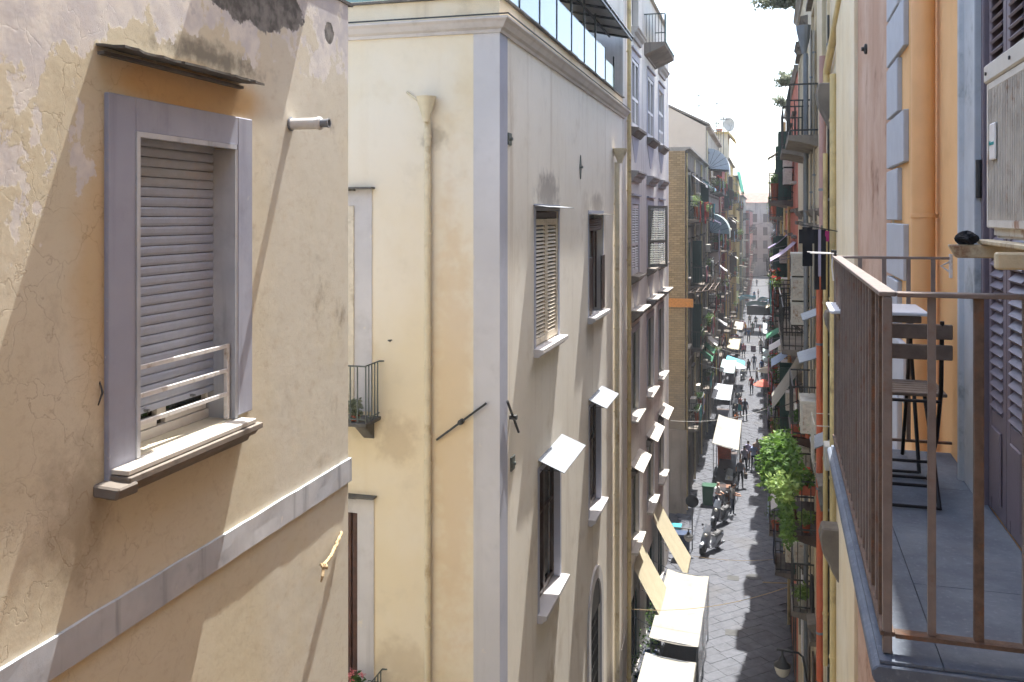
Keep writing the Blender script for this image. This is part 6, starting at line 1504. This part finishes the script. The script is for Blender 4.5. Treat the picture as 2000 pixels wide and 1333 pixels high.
def clutter(name, seed, dens=1.0):
    F_, outs, L, top = HOUSES[name]; rnd = random.Random(seed); cnt = CNT.setdefault(name, {}); right_ = F_.M.to_euler().z < 0
    def lab(desc, i):
        key = (desc, i); cnt[key] = cnt.get(key, 0)+1
        return '%s %s from the near end, %s floor of %s' % (ORD[min(11, cnt[key]-1)], desc, FL[min(3, i)], SHORT[name])
    for (i, k, uc, hw, z, o) in sorted(outs, key=lambda t: -t[2] if right_ else t[2]):
        if rnd.random() < .62*dens:
            nm, c = rnd.choice(COLS); w_ = rnd.uniform(.5, hw*1.3); h_ = rnd.uniform(.6, 1.3)
            hang('hanging_cloth', 'towel', F_.M @ T(uc+rnd.uniform(-.3, .3)*hw, -o-.03, z+.97), w_, h_, c, lab(nm+' rail cloth', i), rnd.randint(0, 99))
        if rnd.random() < .5*dens:
            p = F_.M @ Vector((uc+rnd.uniform(-.7, .7)*hw, -o+.22, z+.0)); lf = rnd.choice(['leaf', 'leaf_pale', 'leaf_dark']); s = rnd.uniform(.2, .5)
            pot_plant(tuple(p), lab('%s balcony plant' % {'leaf': 'green', 'leaf_pale': 'pale green', 'leaf_dark': 'dark green'}[lf], i), .14, rnd.uniform(.3, .7), s, lf, rnd.choice([None, None, 'petal_red']), 'terracotta', rnd.randint(0, 999), stems=False)
        if rnd.random() < .38*dens: ac_unit(F_.M @ T(uc+hw+.55, 0, z+rnd.uniform(.2, 1.4)), lab('wall air conditioner', i))
        if rnd.random() < .22*dens:
            nm, c = rnd.choice(COLS[:3]+[('green', '#2d6a4a'), ('cream', '#cfc5a8')]); cloth(c); M['aw_'+nm] = cloth(c)
            awning(F_.M @ T(uc-hw, 0, 0), hw*2, z+2.55, z+1.95, o+.1, 'aw_'+nm, lab(nm+' balcony awning', i), n=2)
for k, (nm, d) in enumerate((('tuff_building', 1.1), ('buff_gabled_building', 1.0), ('dark_red_building', 1.0), ('mustard_turret_building', .9), ('salmon_building', 1.15), ('grey_right_building', 1.15), ('pink_right_building', 1.0), ('cream_right_far_building', .55), ('green_netted_building', .7))): clutter(nm, 100+k, d)
# long pale lilac sheet and the tall hanging cloth on the left
p = at_x(1405, 450, -3.1); solo('hanging_sheet', garment('towel', 1.5, 3.2, 5), cloth('#b0abb8'), 'very long pale lilac sheet hanging from the gabled building', 'laundry', Facade(-3.1, p.y, 90).M @ T(0, 0, p.z))
# ================================================================= parked cars, more stalls and people far up the street
def car(M_, col, label):
    """far hatchback: local x is forward"""
    K = thing('parked_car', label, 'car', M_, 'cars parked far up the street')
    body = [(-1.9, .35), (1.9, .35), (1.95, .62), (1.80, .82), (.95, .92), (-1.75, .95), (-1.95, .7)]
    part(K, 'body', MB().prism(body, 'y', -.82, .82), cloth(col), bevel=.06, seg=2)
    part(K, 'cabin', MB().hexa([(-1.6, -.74, .93), (.85, -.74, .90), (.85, .74, .90), (-1.6, .74, .93), (-1.25, -.58, 1.45), (.15, -.58, 1.45), (.15, .58, 1.45), (-1.25, .58, 1.45)]), M['glass'], bevel=.03)
    part(K, 'roof', MB().box(-1.28, .18, -.6, .6, 1.452, 1.49), cloth(col), bevel=.02)
    for x in (-1.2, 1.2):
        for y in (-.74, .74):
            Wh = part(K, 'wheel', MB().lathe([(.0, -.1), (.3, -.1), (.32, 0), (.3, .1), (0, .1)], (x, y, .32), 16, 'y'), M['black_rubber'], smooth=True)
    for y in (-.55, .55): part(K, 'headlight', MB().box(1.86, 1.95, y-.16, y+.16, .6, .72), M['lamp_glass'], bevel=.02)
    part(K, 'windscreen', MB().quad((.87, -.66, .93), (.87, .66, .93), (.25, .54, 1.42), (.25, -.54, 1.42)), M['clear_sheet'])
    part(K, 'bumper', MB().box(1.88, 2.0, -.8, .8, .36, .55), M['black_rubber'], bevel=.03)
for px, py, col, lab in ((1487, 532, '#c9c9c9', 'white car parked far up the street in the middle'), (1479, 524, '#8d9299', 'grey car parked behind the far white car'), (1497, 526, '#3a4046', 'dark car at the shaded side far up the street')):
    g = on_ground(px, py, .036); car(T(g.x, g.y, .036) @ Matrix.Rotation(R(-90), 4, 'Z'), col, lab)
for k, (x0, x1, y0, y1, z, lab, mat) in enumerate(((-3.6, -2.3, 66, 72, 2.6, 'grey tarpaulin stall beyond the pale one', 'fan_grey'), (-3.6, -2.4, 78, 85, 2.5, 'teal topped stall among the clothes racks', 'fan_teal'), (-3.5, -2.4, 92, 100, 2.5, 'cream topped stall beyond the clothes racks', 'awning_cream'), (-3.4, -2.4, 108, 116, 2.5, 'white topped stall farthest up on the left', 'awning_white'), (-.1, .75, 84, 92, 2.6, 'teal topped stall in the shade on the right', 'fan_teal'), (-.1, .75, 104, 114, 2.6, 'grey topped stall in the shade far on the right', 'fan_grey'))):
    tarp_stall(x0, x1, y0, y1, z, lab, mat, drop=.35, seed=10+k)
for (px, py, deg, lab, a, b) in ((1452, 700, 30, 'shopper in pink beside the rack of red clothes', '#b0727a', '#3a3f4c'), (1486, 690, 190, 'walker in a cream top in the shade edge', '#bdb3a0', '#2c2f38'), (1462, 668, 10, 'walker in blue ahead of the far pennants', '#4a6288', '#2a2d36'), (1484, 612, 0, 'tiny far walker under the black banner, left', '#6a6a70', '#33353c'), (1490, 600, 170, 'tiny far walker under the black banner, right', '#8a4a44', '#33353c'), (1478, 560, 0, 'tiny far person near the parked cars', '#7a7f8a', '#33353c'), (1438, 850, 60, 'shopper in orange at the pale tarpaulin stall', '#c2703a', '#31343c'), (1434, 880, 250, 'stall keeper in a green top by the orange goods', '#3f6a4a', '#26282e')):
    person(px, py, deg, lab, a, b, stride=.12)
# small cluttered balcony low on the right
Bd = bpy.data.objects['stained_cream_building']
u, z = onR(1592, 1200); balcony(Bd, fR2, u-1.5, u, z, .45, 'iron', 'stone')
p = fR2.M @ Vector((u-.25, -.24, z)); pot_plant(tuple(p), 'white flowering pot on the lowest right hand balcony', .1, .2, .18, 'leaf_pale', None, 'ac_clean', 91)
u, z = onR(1560, 1075); ac_unit(fR2.M @ T(u-.4, 0, z), 'slatted white air conditioner just below the ivy tail', .8, .6, .34)
u, z = onR(1632, 880); wm = MB()
for k in range(12): wm.box(u-.9+.08*k, u-.892+.08*k, -.30, -.292, z-.35, z+.35)
for k in range(9): wm.box(u-.9, u-.012, -.2925, -.285, z-.35+.086*k, z-.342+.086*k)
for k in (0, 1): wm.box(u-.9+.88*k, u-.888+.88*k, -.292, .01, z+.33, z+.342)
part(Bd, 'wire_mesh_screen', wm, M['grille'])
u, z = onR(1638, 905); part(Bd, 'meter_box', MB().box(u-.35, u, -.18, .01, z-.12, z+.22), M['ac_clean'], bevel=.01)
# more parked scooters, walkers and overhead lines
for (px, py, deg, lab, col) in ((1425, 960, 75, 'silver scooter half hidden behind the farthest of the three scooters', 'scooter_silver'), (1436, 812, 80, 'dark scooter beside the scooter past the pale stall', 'scooter_grey'), (1509, 860, 95, 'dark scooter in the shade by the right hand wall', 'scooter_grey'), (1450, 742, 80, 'silver scooter parked far up on the left', 'scooter_silver')):
    g = on_ground(px, py, .034); scooter(T(g.x, g.y, .034) @ Matrix.Rotation(R(deg), 4, 'Z') @ Matrix.Rotation(R(7), 4, 'X'), lab, col)
PAL = [('red', '#a83a34'), ('white', '#d0cec9'), ('blue', '#3f5a86'), ('black', '#1e1e22'), ('yellow', '#c2a545'), ('green', '#4a7050'), ('pink', '#c78a92'), ('grey', '#77777c')]
SPOTS = [(1468, 770, 'white paving past the woman in turquoise'), (1478, 752, 'middle of the street beyond the striped awning'), (1488, 735, 'shade edge beyond the salmon parasol'), (1462, 735, 'left side near the far silver scooter'), (1456, 655, 'left side by the farthest racks'), (1470, 652, 'middle of the far street under the pennants'), (1484, 660, 'right side of the far street under the pennants'), (1467, 618, 'left of the far banner'), (1495, 618, 'right of the far banner'), (1481, 582, 'far middle before the parked cars'), (1473, 585, 'far left before the parked cars'), (1500, 690, 'shade by the rack of dark clothes')]
for k, (px, py, where) in enumerate(SPOTS):
    nm, c = PAL[k % 8]; person(px, py, (k*73) % 360, 'walker in a %s top, %s' % (nm, where), c, ['#2a2d36', '#39465c', '#5a5348'][k % 3], stride=.1+.03*(k % 4), h=1.62+.03*(k % 5))
rnd9 = random.Random(77)
for k in range(11):
    y = 52+k*7.5; z = rnd9.uniform(5, 15); o_ = ORD[k]
    wire((-3.95, y, z), (1.0, y+rnd9.uniform(-1, 1.5), z+rnd9.uniform(-.8, .8)), rnd9.uniform(.2, .6), '%s overhead cable from the near end, beyond the tuff flank' % o_, .014, ['black_rubber', 'white_pvc'][k % 2], group='overhead cables up the street')
for k, nm in enumerate(('tuff_building', 'buff_gabled_building', 'dark_red_building', 'salmon_building', 'grey_right_building')): clutter(nm, 300+k, .5)
# ================================================================= summer haze in the street
def haze():
    mt = bpy.data.materials.new('summer_haze'); mt.use_nodes = True; nt = mt.node_tree
    for n_ in list(nt.nodes):
        if n_.type == 'BSDF_PRINCIPLED': nt.nodes.remove(n_)
    v = nt.nodes.new('ShaderNodeVolumePrincipled'); v.inputs['Color'].default_value = (.86, .91, 1.0, 1); v.inputs['Density'].default_value = .0005; v.inputs['Anisotropy'].default_value = .2
    nt.links.new(v.outputs[0], nt.nodes['Material Output'].inputs['Volume'])
    o = link('haze', MB().box(-61, 61, -41, 321, -1.2, 30.5).data('haze', mt), Matrix()); o['kind'] = 'stuff'
haze()
